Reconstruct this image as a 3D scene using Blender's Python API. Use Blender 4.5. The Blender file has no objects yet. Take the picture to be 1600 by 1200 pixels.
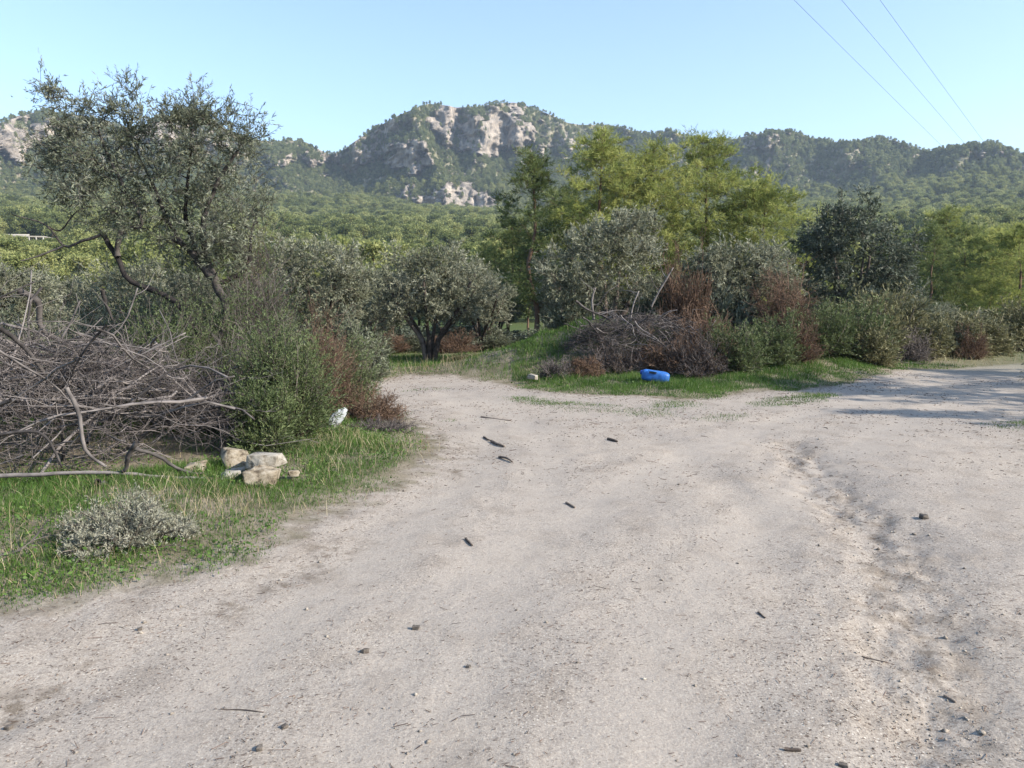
import bpy, bmesh, math, random
import numpy as np
from mathutils import Vector, Matrix

# ------------------------------------------------------------------ camera, sky, sun, exposure
scene = bpy.context.scene
COL = scene.collection
EYE = 1.6
FPX = 1200.0
PITCH = math.atan(0.1)
cam_data = bpy.data.cameras.new('camera')
cam_data.lens = 27.0; cam_data.sensor_width = 36.0
cam_data.clip_start = 0.05; cam_data.clip_end = 6000
cam = bpy.data.objects.new('camera', cam_data); COL.objects.link(cam)
cam.location = (0, 0, EYE); cam.rotation_euler = (math.pi/2 - PITCH, 0, 0)
scene.camera = cam

SUN_AZ, SUN_EL = math.radians(112), math.radians(31)
world = bpy.data.worlds.new('World'); scene.world = world; world.use_nodes = True
wn = world.node_tree
sky = wn.nodes.new('ShaderNodeTexSky'); sky.sky_type = 'NISHITA'; sky.sun_disc = False
sky.sun_elevation = SUN_EL; sky.sun_rotation = SUN_AZ
sky.air_density = 1.0; sky.dust_density = 0.35; sky.ozone_density = 2.2; sky.altitude = 100
wn.links.new(sky.outputs[0], wn.nodes['Background'].inputs[0])
wn.nodes['Background'].inputs[1].default_value = 0.12
sd = bpy.data.lights.new('sun', 'SUN'); sd.energy = 4.0; sd.angle = math.radians(0.53); sd.color = (1.0, 0.93, 0.83)
sun = bpy.data.objects.new('sun', sd); COL.objects.link(sun)
SUNV = Vector((math.sin(SUN_AZ)*math.cos(SUN_EL), math.cos(SUN_AZ)*math.cos(SUN_EL), math.sin(SUN_EL)))
sun.rotation_euler = (-SUNV).to_track_quat('-Z', 'Y').to_euler()
sun.location = (30, -5, 30)
vs = scene.view_settings
vs.view_transform = 'Standard'; vs.look = 'None'; vs.exposure = 1.4; vs.gamma = 1; vs.use_curve_mapping = False
scene.render.engine = 'CYCLES'
scene.cycles.max_bounces = 5; scene.cycles.diffuse_bounces = 2; scene.cycles.glossy_bounces = 1
scene.cycles.transmission_bounces = 3; scene.cycles.volume_bounces = 0; scene.cycles.transparent_max_bounces = 4

rng = np.random.default_rng(1574)
random.seed(1574)

# ------------------------------------------------------------------ pixel and noise helpers
CP, SP = math.cos(PITCH), math.sin(PITCH)
def ray(px, py):
    u = (px-800)/FPX; v = (py-600)/FPX
    return np.array([u, CP - v*SP, -SP - v*CP])
def at(px, py, Y):
    d = ray(px, py); s = Y/d[1]
    return np.array([d[0]*s, Y, EYE + d[2]*s])
def gp(px, py, z=0.0):
    d = ray(px, py); s = (z-EYE)/d[2]
    return np.array([d[0]*s, d[1]*s, z])
def to_px(X, Y, Z):
    yc = Y*CP - (Z-EYE)*SP; zc = Y*SP + (Z-EYE)*CP
    return 800 + FPX*X/yc, 600 - FPX*zc/yc

_T = np.random.default_rng(7).random((256, 256))
def vnoise(x, y):
    x = np.asarray(x, float); y = np.asarray(y, float)
    xi = np.floor(x).astype(int); yi = np.floor(y).astype(int)
    fx = x-xi; fy = y-yi; fx = fx*fx*(3-2*fx); fy = fy*fy*(3-2*fy)
    a = _T[xi & 255, yi & 255]; b = _T[(xi+1) & 255, yi & 255]
    c = _T[xi & 255, (yi+1) & 255]; d = _T[(xi+1) & 255, (yi+1) & 255]
    return (a*(1-fx)+b*fx)*(1-fy) + (c*(1-fx)+d*fx)*fy
def fbm(x, y, o=4, g=0.5):
    s = 0; a = 1; t = 0
    for k in range(o):
        s = s + a*vnoise(x*2**k + 17.3*k, y*2**k + 5.7*k); t += a; a *= g
    return s/t
def sstep(a, b, x):
    t = np.clip((x-a)/(b-a), 0, 1); return t*t*(3-2*t)
def unit(v):
    return v/np.maximum(np.linalg.norm(v, axis=-1, keepdims=True), 1e-9)
def rdir(n):
    return unit(rng.normal(size=(n, 3)))

# ------------------------------------------------------------------ mesh building
class MB:
    def __init__(s):
        s.v = []; s.f = {3: [], 4: []}; s.var = {3: [], 4: []}; s.m = {3: [], 4: []}; s.n = 0
    def add(s, v, f, var=0.5, mi=0):
        v = np.asarray(v, float).reshape(-1, 3); f = np.asarray(f, int)
        k = f.shape[1]
        s.v.append(v); s.f[k].append(f + s.n); s.n += len(v)
        s.var[k].append(np.broadcast_to(np.asarray(var, float), (len(f),)))
        s.m[k].append(np.full(len(f), mi))
    def mesh(s, name, mats, origin=(0, 0, 0), smooth=False):
        me = bpy.data.meshes.new(name)
        V = np.concatenate(s.v) - np.asarray(origin, float)
        loops = []; starts = []; tot = []; var = []; mi = []; L = 0
        for k in (3, 4):
            if not s.f[k]: continue
            F = np.concatenate(s.f[k]); loops.append(F.ravel())
            starts.append(L + np.arange(len(F))*k); tot.append(np.full(len(F), k)); L += F.size
            var.append(np.concatenate(s.var[k])); mi.append(np.concatenate(s.m[k]))
        loops = np.concatenate(loops); starts = np.concatenate(starts); tot = np.concatenate(tot)
        me.vertices.add(len(V)); me.vertices.foreach_set('co', V.astype(np.float32).ravel())
        me.loops.add(len(loops)); me.loops.foreach_set('vertex_index', loops.astype(np.int32))
        me.polygons.add(len(starts)); me.polygons.foreach_set('loop_start', starts.astype(np.int32))
        me.polygons.foreach_set('loop_total', tot.astype(np.int32))
        me.polygons.foreach_set('material_index', np.concatenate(mi).astype(np.int32))
        if smooth: me.polygons.foreach_set('use_smooth', np.ones(len(starts), bool))
        a = me.attributes.new('var', 'FLOAT', 'FACE'); a.data.foreach_set('value', np.concatenate(var).astype(np.float32))
        for m in (mats if isinstance(mats, (list, tuple)) else [mats]): me.materials.append(m)
        me.update(calc_edges=True)
        return me
    def obj(s, name, mats, parent=None, origin=(0, 0, 0), smooth=False):
        o = bpy.data.objects.new(name, s.mesh(name, mats, origin, smooth)); COL.objects.link(o)
        if parent is not None: o.parent = parent
        return o

def tag(o, label=None, cat=None, group=None, kind=None):
    if label: o['label'] = label
    if cat: o['category'] = cat
    if group: o['group'] = group
    if kind: o['kind'] = kind
    return o
def empty(name, loc):
    o = bpy.data.objects.new(name, None); COL.objects.link(o); o.location = loc; o.empty_display_size = 0.2
    return o

def tubes(mb, P, R, sides=4, var=None, mi=0):
    """P (B,N,3) paths, R (B,N) radii"""
    P = np.asarray(P, float); R = np.asarray(R, float)
    B, N, _ = P.shape
    T = np.empty_like(P); T[:, 1:-1] = P[:, 2:]-P[:, :-2] if N > 2 else 0; T[:, 0] = P[:, 1]-P[:, 0]; T[:, -1] = P[:, -1]-P[:, -2]
    T = unit(T)
    ref = np.where(np.abs(T[:, 0, 2:3]) > 0.8, np.array([[1., 0, 0]]), np.array([[0, 0, 1.]]))
    A = np.empty_like(P); A[:, 0] = unit(np.cross(T[:, 0], ref))
    for q in range(1, N):
        A[:, q] = unit(A[:, q-1] - (A[:, q-1]*T[:, q]).sum(-1, keepdims=True)*T[:, q])
    C = np.cross(T, A)
    th = np.arange(sides)*2*np.pi/sides
    V = P[:, :, None, :] + R[:, :, None, None]*(np.cos(th)[None, None, :, None]*A[:, :, None, :] + np.sin(th)[None, None, :, None]*C[:, :, None, :])
    i = np.arange(B)[:, None, None]*(N*sides); j = np.arange(N-1)[None, :, None]*sides; k = np.arange(sides)[None, None, :]; k2 = (k+1) % sides
    F = np.stack([i+j+k, i+j+k2, i+j+sides+k2, i+j+sides+k], -1).reshape(-1, 4)
    vv = rng.random(B) if var is None else np.broadcast_to(var, (B,))
    mb.add(V, F, np.repeat(vv, (N-1)*sides), mi)
    # end caps for thick pieces
    if sides >= 5:
        capv = P[:, -1]; base = mb.n
        ci = np.arange(B)[:, None]
        last = (np.arange(B)*N*sides + (N-1)*sides)[:, None]
        F2 = np.stack([last+np.arange(sides)[None], last+(np.arange(sides)[None]+1) % sides, np.broadcast_to(B*N*sides+ci, (B, sides))], -1).reshape(-1, 3)
        off = mb.n - B*N*sides
        mb.v.append(capv); mb.n += B
        mb.f[3].append(F2+off); mb.var[3].append(np.repeat(vv, sides)); mb.m[3].append(np.full(len(F2), mi))

def paths(p0, p1, N=6, bend=0.15, wig=0.04, sag=0.0):
    p0 = np.asarray(p0, float); p1 = np.asarray(p1, float); B = len(p0)
    L = np.linalg.norm(p1-p0, axis=1)[:, None]
    c = (p0+p1)/2 + rng.normal(size=(B, 3))*bend*L; c[:, 2] -= sag*L[:, 0]
    t = np.linspace(0, 1, N)[None, :, None]
    P = (1-t)**2*p0[:, None] + 2*t*(1-t)*c[:, None] + t*t*p1[:, None]
    w = rng.normal(size=(B, N, 3))*wig*L[:, None]*1.3; w[:, 0] = 0; w[:, -1] *= 0.5
    if N > 5: w[:, 1:-1] = 0.3*w[:, :-2] + 0.5*w[:, 1:-1] + 0.3*w[:, 2:]
    return P + w

def leaves(mb, pos, d, L, W, var, mi=0):
    """one diamond leaf per row, random roll"""
    n = len(pos); d = unit(d)
    s = unit(np.cross(d, rdir(n))); m = pos + d*(L*0.48)[:, None]
    nn = np.cross(d, s)*(L*0.08)[:, None]
    V = np.stack([pos, m + s*(W/2)[:, None] + nn, pos + d*L[:, None], m - s*(W/2)[:, None] + nn], 1)
    F = np.arange(n*4).reshape(-1, 4)
    mb.add(V, F, var, mi)

def spray(tw, lf, c, n_tw, n_lf, rad, L, W, up=0.0, out=None, spread=0.8, rt=0.004, squash=1.0, jit=0.35, vbase=None, twf=1.0):
    """twigs radiating from clump centres c (M,3), leaves along them"""
    M = len(c)
    d = rdir(M*n_tw).reshape(M, n_tw, 3)
    if out is not None: d = d + out[:, None, :]
    d[..., 2] = d[..., 2]*squash + up
    d = unit(d)
    ln = (rad if np.ndim(rad) else np.full(M, rad))[:, None]*rng.uniform(0.45, 1.1, (M, n_tw))
    p0 = c[:, None, :] + rng.normal(size=(M, n_tw, 3))*ln[..., None]*jit*0.5
    p1 = p0 + d*ln[..., None]
    P = paths(p0.reshape(-1, 3), p1.reshape(-1, 3), 4, 0.14, 0.03)
    B = len(P)
    if tw is not None:
        Pk = P[rng.random(B) < twf][:, (0, 2, 3)]
        tubes(tw, Pk, np.linspace(rt, rt*0.4, 3)[None].repeat(len(Pk), 0), 3)
    t = rng.uniform(0.12, 1.0, (B, n_lf)); i = np.minimum((t*3).astype(int), 2); fr = t*3-i
    bi = np.arange(B)[:, None]
    pos = P[bi, i]*(1-fr[..., None]) + P[bi, i+1]*fr[..., None]
    dd = unit(P[bi, i+1]-P[bi, i]) + rdir(B*n_lf).reshape(B, n_lf, 3)*spread
    n = B*n_lf
    ll = L*rng.uniform(0.6, 1.25, n); ww = W*rng.uniform(0.7, 1.3, n)
    vb = np.repeat(rng.random(M)*0.6, n_tw*n_lf) if vbase is None else np.repeat(vbase, n_tw*n_lf)*0.6
    leaves(lf, pos.reshape(-1, 3), dd.reshape(-1, 3), ll, ww, np.clip(vb + rng.random(n)*0.4, 0, 1))

# ------------------------------------------------------------------ materials
def mat(name):
    m = bpy.data.materials.new(name); m.use_nodes = True
    n = m.node_tree.nodes; return m, m.node_tree, n, m.node_tree.links, n['Principled BSDF']
def ramp(n, stops):
    r = n.new('ShaderNodeValToRGB'); e = r.color_ramp.elements
    while len(e) < len(stops): e.new(0.5)
    for k, (p, c) in enumerate(stops): e[k].position = p; e[k].color = (*c, 1)
    return r
def leaf_mat(name, stops, trans=0.3, rough=0.6, spec=0.25, objrand=0.0, nscale=0.9):
    m, nt, n, l, b = mat(name)
    a = n.new('ShaderNodeAttribute'); a.attribute_name = 'var'
    fac = a.outputs['Fac']
    tc = n.new('ShaderNodeTexCoord'); nz = n.new('ShaderNodeTexNoise'); nz.inputs['Scale'].default_value = nscale; nz.inputs['Detail'].default_value = 2
    l.new(tc.outputs['Object'], nz.inputs['Vector'])
    ma = n.new('ShaderNodeMath'); ma.operation = 'MULTIPLY_ADD'; ma.inputs[1].default_value = 0.7
    l.new(nz.outputs['Fac'], ma.inputs[0])
    s = n.new('ShaderNodeMath'); s.operation = 'MULTIPLY_ADD'; s.inputs[1].default_value = 0.75; s.inputs[2].default_value = -0.22
    l.new(fac, s.inputs[0]); l.new(s.outputs[0], ma.inputs[2]); fac = ma.outputs[0]
    if objrand:
        oi = n.new('ShaderNodeObjectInfo'); q = n.new('ShaderNodeMath'); q.operation = 'MULTIPLY_ADD'; q.inputs[1].default_value = objrand; 
        q2 = n.new('ShaderNodeMath'); q2.operation = 'SUBTRACT'; q2.inputs[1].default_value = objrand/2
        l.new(fac, q2.inputs[0]); l.new(oi.outputs['Random'], q.inputs[0]); l.new(q2.outputs[0], q.inputs[2]); fac = q.outputs[0]
    r = ramp(n, stops); l.new(fac, r.inputs[0])
    l.new(r.outputs[0], b.inputs['Base Color']); b.inputs['Roughness'].default_value = rough
    b.inputs['Specular IOR Level'].default_value = spec
    t = n.new('ShaderNodeBsdfTranslucent'); l.new(r.outputs[0], t.inputs[0])
    mx = n.new('ShaderNodeMixShader'); mx.inputs[0].default_value = trans
    l.new(b.outputs[0], mx.inputs[1]); l.new(t.outputs[0], mx.inputs[2]); l.new(mx.outputs[0], n['Material Output'].inputs[0])
    return m
def bark_mat(name, c1, c2, scale=14, bump=0.5):
    m, nt, n, l, b = mat(name)
    tc = n.new('ShaderNodeTexCoord'); nz = n.new('ShaderNodeTexNoise'); nz.inputs['Scale'].default_value = scale; nz.inputs['Detail'].default_value = 6
    l.new(tc.outputs['Object'], nz.inputs['Vector'])
    a = n.new('ShaderNodeAttribute'); a.attribute_name = 'var'
    s = n.new('ShaderNodeMath'); s.operation = 'MULTIPLY_ADD'; s.inputs[1].default_value = 0.5; s.inputs[2].default_value = -0.25
    l.new(a.outputs['Fac'], s.inputs[0]); ad = n.new('ShaderNodeMath'); l.new(nz.outputs['Fac'], ad.inputs[0]); l.new(s.outputs[0], ad.inputs[1])
    r = ramp(n, [(0.3, c1), (0.72, c2)]); l.new(ad.outputs[0], r.inputs[0]); l.new(r.outputs[0], b.inputs['Base Color'])
    b.inputs['Roughness'].default_value = 0.85; b.inputs['Specular IOR Level'].default_value = 0.15
    bp = n.new('ShaderNodeBump'); bp.inputs['Strength'].default_value = bump; bp.inputs['Distance'].default_value = 0.02
    l.new(nz.outputs['Fac'], bp.inputs['Height']); l.new(bp.outputs[0], b.inputs['Normal'])
    return m

M_OLIVE = leaf_mat('olive_leaf', [(0.1, (0.10, 0.11, 0.062)), (0.5, (0.215, 0.22, 0.145)), (0.9, (0.38, 0.38, 0.285))], 0.32, 0.6, 0.25)
M_WILD = leaf_mat('wild_olive_leaf', [(0.1, (0.08, 0.095, 0.055)), (0.55, (0.17, 0.185, 0.12)), (0.95, (0.33, 0.34, 0.26))], 0.32, 0.6, 0.25)
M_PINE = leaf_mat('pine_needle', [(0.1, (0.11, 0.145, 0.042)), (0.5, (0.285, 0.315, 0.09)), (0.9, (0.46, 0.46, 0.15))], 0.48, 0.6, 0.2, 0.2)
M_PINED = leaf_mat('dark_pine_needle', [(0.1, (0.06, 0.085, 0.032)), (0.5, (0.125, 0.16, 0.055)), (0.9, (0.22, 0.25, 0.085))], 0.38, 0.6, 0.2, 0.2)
M_CAROB = leaf_mat('dark_leaf', [(0.1, (0.05, 0.062, 0.042)), (0.55, (0.10, 0.118, 0.08)), (0.95, (0.21, 0.225, 0.175))], 0.2, 0.55, 0.25)
M_SHRUB = leaf_mat('shrub_leaf', [(0.1, (0.05, 0.07, 0.028)), (0.5, (0.105, 0.14, 0.052)), (0.95, (0.20, 0.23, 0.10))], 0.25, 0.6, 0.3)
M_SHRUB2 = leaf_mat('shrub_leaf_pale', [(0.1, (0.08, 0.085, 0.04)), (0.5, (0.17, 0.165, 0.08)), (0.95, (0.31, 0.28, 0.15))], 0.25, 0.6, 0.3)
M_DRYLEAF = leaf_mat('dry_leaf', [(0.1, (0.075, 0.046, 0.03)), (0.5, (0.16, 0.102, 0.066)), (0.95, (0.27, 0.19, 0.125))], 0.2, 0.8, 0.1)
M_SILVER = leaf_mat('silver_leaf', [(0.1, (0.17, 0.175, 0.12)), (0.5, (0.29, 0.285, 0.215)), (0.95, (0.42, 0.40, 0.32))], 0.2, 0.8, 0.15)
M_GRASS = leaf_mat('grass_blade', [(0.05, (0.036, 0.078, 0.015)), (0.5, (0.072, 0.138, 0.025)), (0.85, (0.12, 0.195, 0.04)), (1.0, (0.20, 0.235, 0.075))], 0.35, 0.55, 0.3)
M_STRAW = leaf_mat('dry_grass_blade', [(0.1, (0.20, 0.15, 0.08)), (0.5, (0.36, 0.29, 0.17)), (0.95, (0.52, 0.45, 0.30))], 0.25, 0.8, 0.15)
M_OBARK = bark_mat('olive_bark', (0.028, 0.024, 0.022), (0.105, 0.092, 0.082), 9)
M_OBARK2 = bark_mat('grove_olive_bark', (0.05, 0.039, 0.032), (0.18, 0.145, 0.12), 9)
M_PBARK = bark_mat('pine_bark', (0.05, 0.03, 0.022), (0.16, 0.10, 0.07), 7)
M_DEAD = bark_mat('dead_wood', (0.045, 0.040, 0.038), (0.21, 0.185, 0.17), 8)
M_TWIG = bark_mat('dead_twig', (0.042, 0.036, 0.035), (0.205, 0.175, 0.16), 3, 0.1)
M_TANGLE = bark_mat('dark_twig', (0.04, 0.034, 0.033), (0.17, 0.145, 0.135), 3, 0.1)
M_BTWIG = bark_mat('brown_twig', (0.06, 0.038, 0.028), (0.20, 0.132, 0.095), 3, 0.1)
M_GTWIG = bark_mat('grey_stem', (0.05, 0.042, 0.036), (0.17, 0.145, 0.12), 4, 0.1)

def earth_mat():
    m, nt, n, l, b = mat('earth')
    geo = n.new('ShaderNodeNewGeometry')
    a = n.new('ShaderNodeAttribute'); a.attribute_name = 'road'
    def noise(sc, det=4, vec=None, rough=0.55):
        z = n.new('ShaderNodeTexNoise'); z.inputs['Scale'].default_value = sc; z.inputs['Detail'].default_value = det; z.inputs['Roughness'].default_value = rough
        l.new(vec or geo.outputs['Position'], z.inputs['Vector']); return z
    def mixc(f, c1, c2, blend='MIX'):
        x = n.new('ShaderNodeMix'); x.data_type = 'RGBA'; x.blend_type = blend
        if isinstance(f, float): x.inputs[0].default_value = f
        else: l.new(f, x.inputs[0])
        for k, c in ((6, c1), (7, c2)):
            if isinstance(c, tuple): x.inputs[k].default_value = (*c, 1)
            else: l.new(c, x.inputs[k])
        return x.outputs[2]
    def rng_(v, lo, hi, o0=0.0, o1=1.0):
        r = n.new('ShaderNodeMapRange'); r.inputs[1].default_value = lo; r.inputs[2].default_value = hi; r.inputs[3].default_value = o0; r.inputs[4].default_value = o1
        r.clamp = True; l.new(v, r.inputs[0]); return r.outputs[0]
    big = noise(0.45, 5); mid = noise(2.6, 6); fine = noise(30, 6, rough=0.8); grit = noise(95, 3, rough=0.7)
    tk = n.new('ShaderNodeAttribute'); tk.attribute_name = 'track'
    sp0 = n.new('ShaderNodeMath'); sp0.operation = 'MULTIPLY_ADD'; sp0.inputs[1].default_value = -0.45; l.new(tk.outputs['Fac'], sp0.inputs[0]); l.new(rng_(noise(1.1, 5).outputs['Fac'], 0.38, 0.58, 0.3, 1.0), sp0.inputs[2])
    sp0.use_clamp = True; spk = sp0.outputs[0]
    # road colour: sandy marl with greyer compacted areas
    dirt = mixc(rng_(big.outputs['Fac'], 0.35, 0.68), (0.375, 0.322, 0.265), (0.31, 0.273, 0.234))
    dirt = mixc(rng_(mid.outputs['Fac'], 0.50, 0.74, 0, 0.75), dirt, (0.235, 0.195, 0.155))
    dirt = mixc(rng_(fine.outputs['Fac'], 0.52, 0.66, 0, 0.75), dirt, (0.175, 0.145, 0.118))
    dirt = mixc(rng_(grit.outputs['Fac'], 0.54, 0.64, 0, 0.6), dirt, (0.52, 0.455, 0.37))
    dirt = mixc(rng_(grit.outputs['Fac'], 0.44, 0.34, 0, 0.65), dirt, (0.17, 0.135, 0.105))
    for sc_, thr, colr in ((95, 0.72, (0.15, 0.12, 0.095)), (55, 0.80, (0.10, 0.08, 0.065)), (34, 0.90, (0.13, 0.10, 0.08)), (70, 0.86, (0.58, 0.53, 0.45))):
        vo = n.new('ShaderNodeTexVoronoi'); vo.inputs['Scale'].default_value = sc_; l.new(geo.outputs['Position'], vo.inputs['Vector'])
        sx = n.new('ShaderNodeSeparateColor'); l.new(vo.outputs['Color'], sx.inputs[0])
        gt = n.new('ShaderNodeMath'); gt.operation = 'GREATER_THAN'; gt.inputs[1].default_value = thr; l.new(sx.outputs[0], gt.inputs[0])
        mm = n.new('ShaderNodeMath'); mm.operation = 'MULTIPLY'; l.new(gt.outputs[0], mm.inputs[0]); l.new(rng_(vo.outputs['Distance'], 0.34, 0.22), mm.inputs[1])
        m2 = n.new('ShaderNodeMath'); m2.operation = 'MULTIPLY'; l.new(mm.outputs[0], m2.inputs[0]); l.new(spk, m2.inputs[1]); mm = m2
        dirt = mixc(mm.outputs[0], dirt, colr)
    dirt = mixc(rng_(tk.outputs['Fac'], 0.2, 0.95, 0, 0.30), dirt, (0.365, 0.32, 0.27))
    r3 = n.new('ShaderNodeAttribute'); r3.attribute_name = 'stain'
    m3 = n.new('ShaderNodeMath'); m3.operation = 'MULTIPLY'; l.new(r3.outputs['Fac'], m3.inputs[0]); l.new(rng_(noise(5, 6, rough=0.7).outputs['Fac'], 0.48, 0.62, 0, 0.8), m3.inputs[1])
    dirt = mixc(m3.outputs[0], dirt, (0.13, 0.10, 0.07))
    # needle litter streaks
    mp = n.new('ShaderNodeMapping'); mp.inputs['Rotation'].default_value = (0, 0, 0.35); mp.inputs['Scale'].default_value = (1, 4.5, 1)
    l.new(geo.outputs['Position'], mp.inputs[0])
    st = noise(20, 5, mp.outputs[0], 0.75)
    lm = n.new('ShaderNodeMath'); lm.operation = 'MULTIPLY'
    l.new(rng_(st.outputs['Fac'], 0.56, 0.68), lm.inputs[0]); l.new(rng_(noise(0.9, 4).outputs['Fac'], 0.40, 0.66, 0.12, 0.85), lm.inputs[1])
    lm2 = n.new('ShaderNodeMath'); lm2.operation = 'MULTIPLY'; l.new(lm.outputs[0], lm2.inputs[0]); l.new(rng_(tk.outputs['Fac'], 0.1, 0.8, 1.0, 0.25), lm2.inputs[1]); lm = lm2
    dirt = mixc(lm.outputs[0], dirt, (0.11, 0.085, 0.068))
    soil = mixc(rng_(mid.outputs['Fac'], 0.4, 0.65), (0.24, 0.20, 0.145), (0.13, 0.115, 0.07))
    soil = mixc(rng_(fine.outputs['Fac'], 0.5, 0.7), soil, (0.09, 0.08, 0.05))
    ed = n.new('ShaderNodeMath'); ed.operation = 'MULTIPLY_ADD'; ed.inputs[1].default_value = 1.1
    sb = n.new('ShaderNodeMath'); sb.operation = 'SUBTRACT'; sb.inputs[1].default_value = 0.52; l.new(noise(3.5, 6).outputs['Fac'], sb.inputs[0])
    l.new(sb.outputs[0], ed.inputs[0]); l.new(a.outputs['Fac'], ed.inputs[2])
    near = mixc(rng_(ed.outputs[0], -0.16, 0.14), soil, dirt)
    # far valley floor
    ln = n.new('ShaderNodeVectorMath'); ln.operation = 'LENGTH'; l.new(geo.outputs['Position'], ln.inputs[0])
    farc = mixc(rng_(noise(0.05, 5).outputs['Fac'], 0.4, 0.6), (0.055, 0.085, 0.025), (0.10, 0.11, 0.045))
    col = mixc(rng_(ln.outputs['Value'], 20, 34), near, farc)
    l.new(col, b.inputs['Base Color']); b.inputs['Roughness'].default_value = 0.95; b.inputs['Specular IOR Level'].default_value = 0.1
    b1 = n.new('ShaderNodeBump'); b1.inputs['Strength'].default_value = 0.6; b1.inputs['Distance'].default_value = 0.025
    l.new(mid.outputs['Fac'], b1.inputs['Height'])
    b2 = n.new('ShaderNodeBump'); b2.inputs['Strength'].default_value = 0.75; b2.inputs['Distance'].default_value = 0.012
    l.new(fine.outputs['Fac'], b2.inputs['Height']); l.new(b1.outputs[0], b2.inputs['Normal']); l.new(b2.outputs[0], b.inputs['Normal'])
    return m
M_EARTH = earth_mat()

def rock_mat(name, cols, scale=6, far=False):
    m, nt, n, l, b = mat(name)
    tc = n.new('ShaderNodeTexCoord'); geo = n.new('ShaderNodeNewGeometry')
    nz = n.new('ShaderNodeTexNoise'); nz.inputs['Scale'].default_value = scale; nz.inputs['Detail'].default_value = 8; nz.inputs['Roughness'].default_value = 0.65
    l.new(geo.outputs['Position'], nz.inputs['Vector'])
    r = ramp(n, cols); l.new(nz.outputs['Fac'], r.inputs[0]); l.new(r.outputs[0], b.inputs['Base Color'])
    b.inputs['Roughness'].default_value = 0.9; b.inputs['Specular IOR Level'].default_value = 0.15
    bp = n.new('ShaderNodeBump'); bp.inputs['Strength'].default_value = 0.7; bp.inputs['Distance'].default_value = 0.25/scale
    l.new(nz.outputs['Fac'], bp.inputs['Height']); l.new(bp.outputs[0], b.inputs['Normal'])
    return m
M_ROCK = rock_mat('limestone', [(0.36, (0.09, 0.07, 0.05)), (0.48, (0.23, 0.19, 0.135)), (0.68, (0.36, 0.315, 0.25))], 17)
M_PALE = rock_mat('pale_limestone', [(0.35, (0.13, 0.108, 0.08)), (0.47, (0.29, 0.258, 0.21)), (0.68, (0.41, 0.38, 0.33))], 17)
M_PEB = rock_mat('pebble', [(0.34, (0.09, 0.075, 0.06)), (0.48, (0.27, 0.23, 0.185)), (0.66, (0.46, 0.41, 0.34))], 7)

def mountain_mat():
    m, nt, n, l, b = mat('mountainside')
    geo = n.new('ShaderNodeNewGeometry')
    a = n.new('ShaderNodeAttribute'); a.attribute_name = 'rock'
    def noise(sc, det, rough=0.6, vec=None):
        z = n.new('ShaderNodeTexNoise'); z.inputs['Scale'].default_value = sc; z.inputs['Detail'].default_value = det; z.inputs['Roughness'].default_value = rough
        l.new(vec or geo.outputs['Position'], z.inputs['Vector']); return z.outputs['Fac']
    n1 = noise(0.07, 10, 0.68); n2 = noise(0.012, 6)
    r1 = ramp(n, [(0.34, (0.12, 0.11, 0.10)), (0.46, (0.34, 0.295, 0.245)), (0.62, (0.56, 0.475, 0.38))]); l.new(n1, r1.inputs[0])
    # vertical staining on the cliffs
    mp = n.new('ShaderNodeMapping'); mp.inputs['Scale'].default_value = (1, 1, 0.22); l.new(geo.outputs['Position'], mp.inputs[0])
    r3 = ramp(n, [(0.42, (0.5, 0.5, 0.52)), (0.6, (1.0, 1.0, 1.0))]); l.new(noise(0.10, 7, 0.7, mp.outputs[0]), r3.inputs[0])
    mu = n.new('ShaderNodeMix'); mu.data_type = 'RGBA'; mu.blend_type = 'MULTIPLY'; mu.inputs[0].default_value = 0.75
    l.new(r1.outputs[0], mu.inputs[6]); l.new(r3.outputs[0], mu.inputs[7])
    r2 = ramp(n, [(0.35, (0.13, 0.135, 0.07)), (0.52, (0.25, 0.23, 0.145)), (0.68, (0.36, 0.31, 0.235))]); l.new(n1, r2.inputs[0])
    ad = n.new('ShaderNodeMath'); ad.operation = 'MULTIPLY_ADD'; ad.inputs[1].default_value = 0.9; ad.inputs[2].default_value = -0.45; l.new(n1, ad.inputs[0])
    s2 = n.new('ShaderNodeMath'); l.new(ad.outputs[0], s2.inputs[0]); l.new(a.outputs['Fac'], s2.inputs[1])
    mr = n.new('ShaderNodeMapRange'); mr.inputs[1].default_value = 0.35; mr.inputs[2].default_value = 0.55; l.new(s2.outputs[0], mr.inputs[0])
    mx = n.new('ShaderNodeMix'); mx.data_type = 'RGBA'; l.new(mr.outputs[0], mx.inputs[0]); l.new(r2.outputs[0], mx.inputs[6]); l.new(mu.outputs[2], mx.inputs[7])
    l.new(mx.outputs[2], b.inputs['Base Color']); b.inputs['Roughness'].default_value = 0.95; b.inputs['Specular IOR Level'].default_value = 0.05
    bp = n.new('ShaderNodeBump'); bp.inputs['Strength'].default_value = 1.0; bp.inputs['Distance'].default_value = 9
    l.new(n1, bp.inputs['Height']); l.new(bp.outputs[0], b.inputs['Normal'])
    return m
M_MOUNT = mountain_mat()
def plain(name, c, rough=0.6, spec=0.4):
    m, nt, n, l, b = mat(name)
    tc = n.new('ShaderNodeTexCoord'); nz = n.new('ShaderNodeTexNoise'); nz.inputs['Scale'].default_value = 11; nz.inputs['Detail'].default_value = 5
    l.new(tc.outputs['Object'], nz.inputs['Vector'])
    r = ramp(n, [(0.3, tuple(x*0.72 for x in c)), (0.7, tuple(min(1, x*1.12) for x in c))]); l.new(nz.outputs['Fac'], r.inputs[0])
    l.new(r.outputs[0], b.inputs['Base Color']); b.inputs['Roughness'].default_value = rough; b.inputs['Specular IOR Level'].default_value = spec
    return m
M_BLUE = plain('blue_plastic', (0.028, 0.135, 0.42), 0.5, 0.4)
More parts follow.
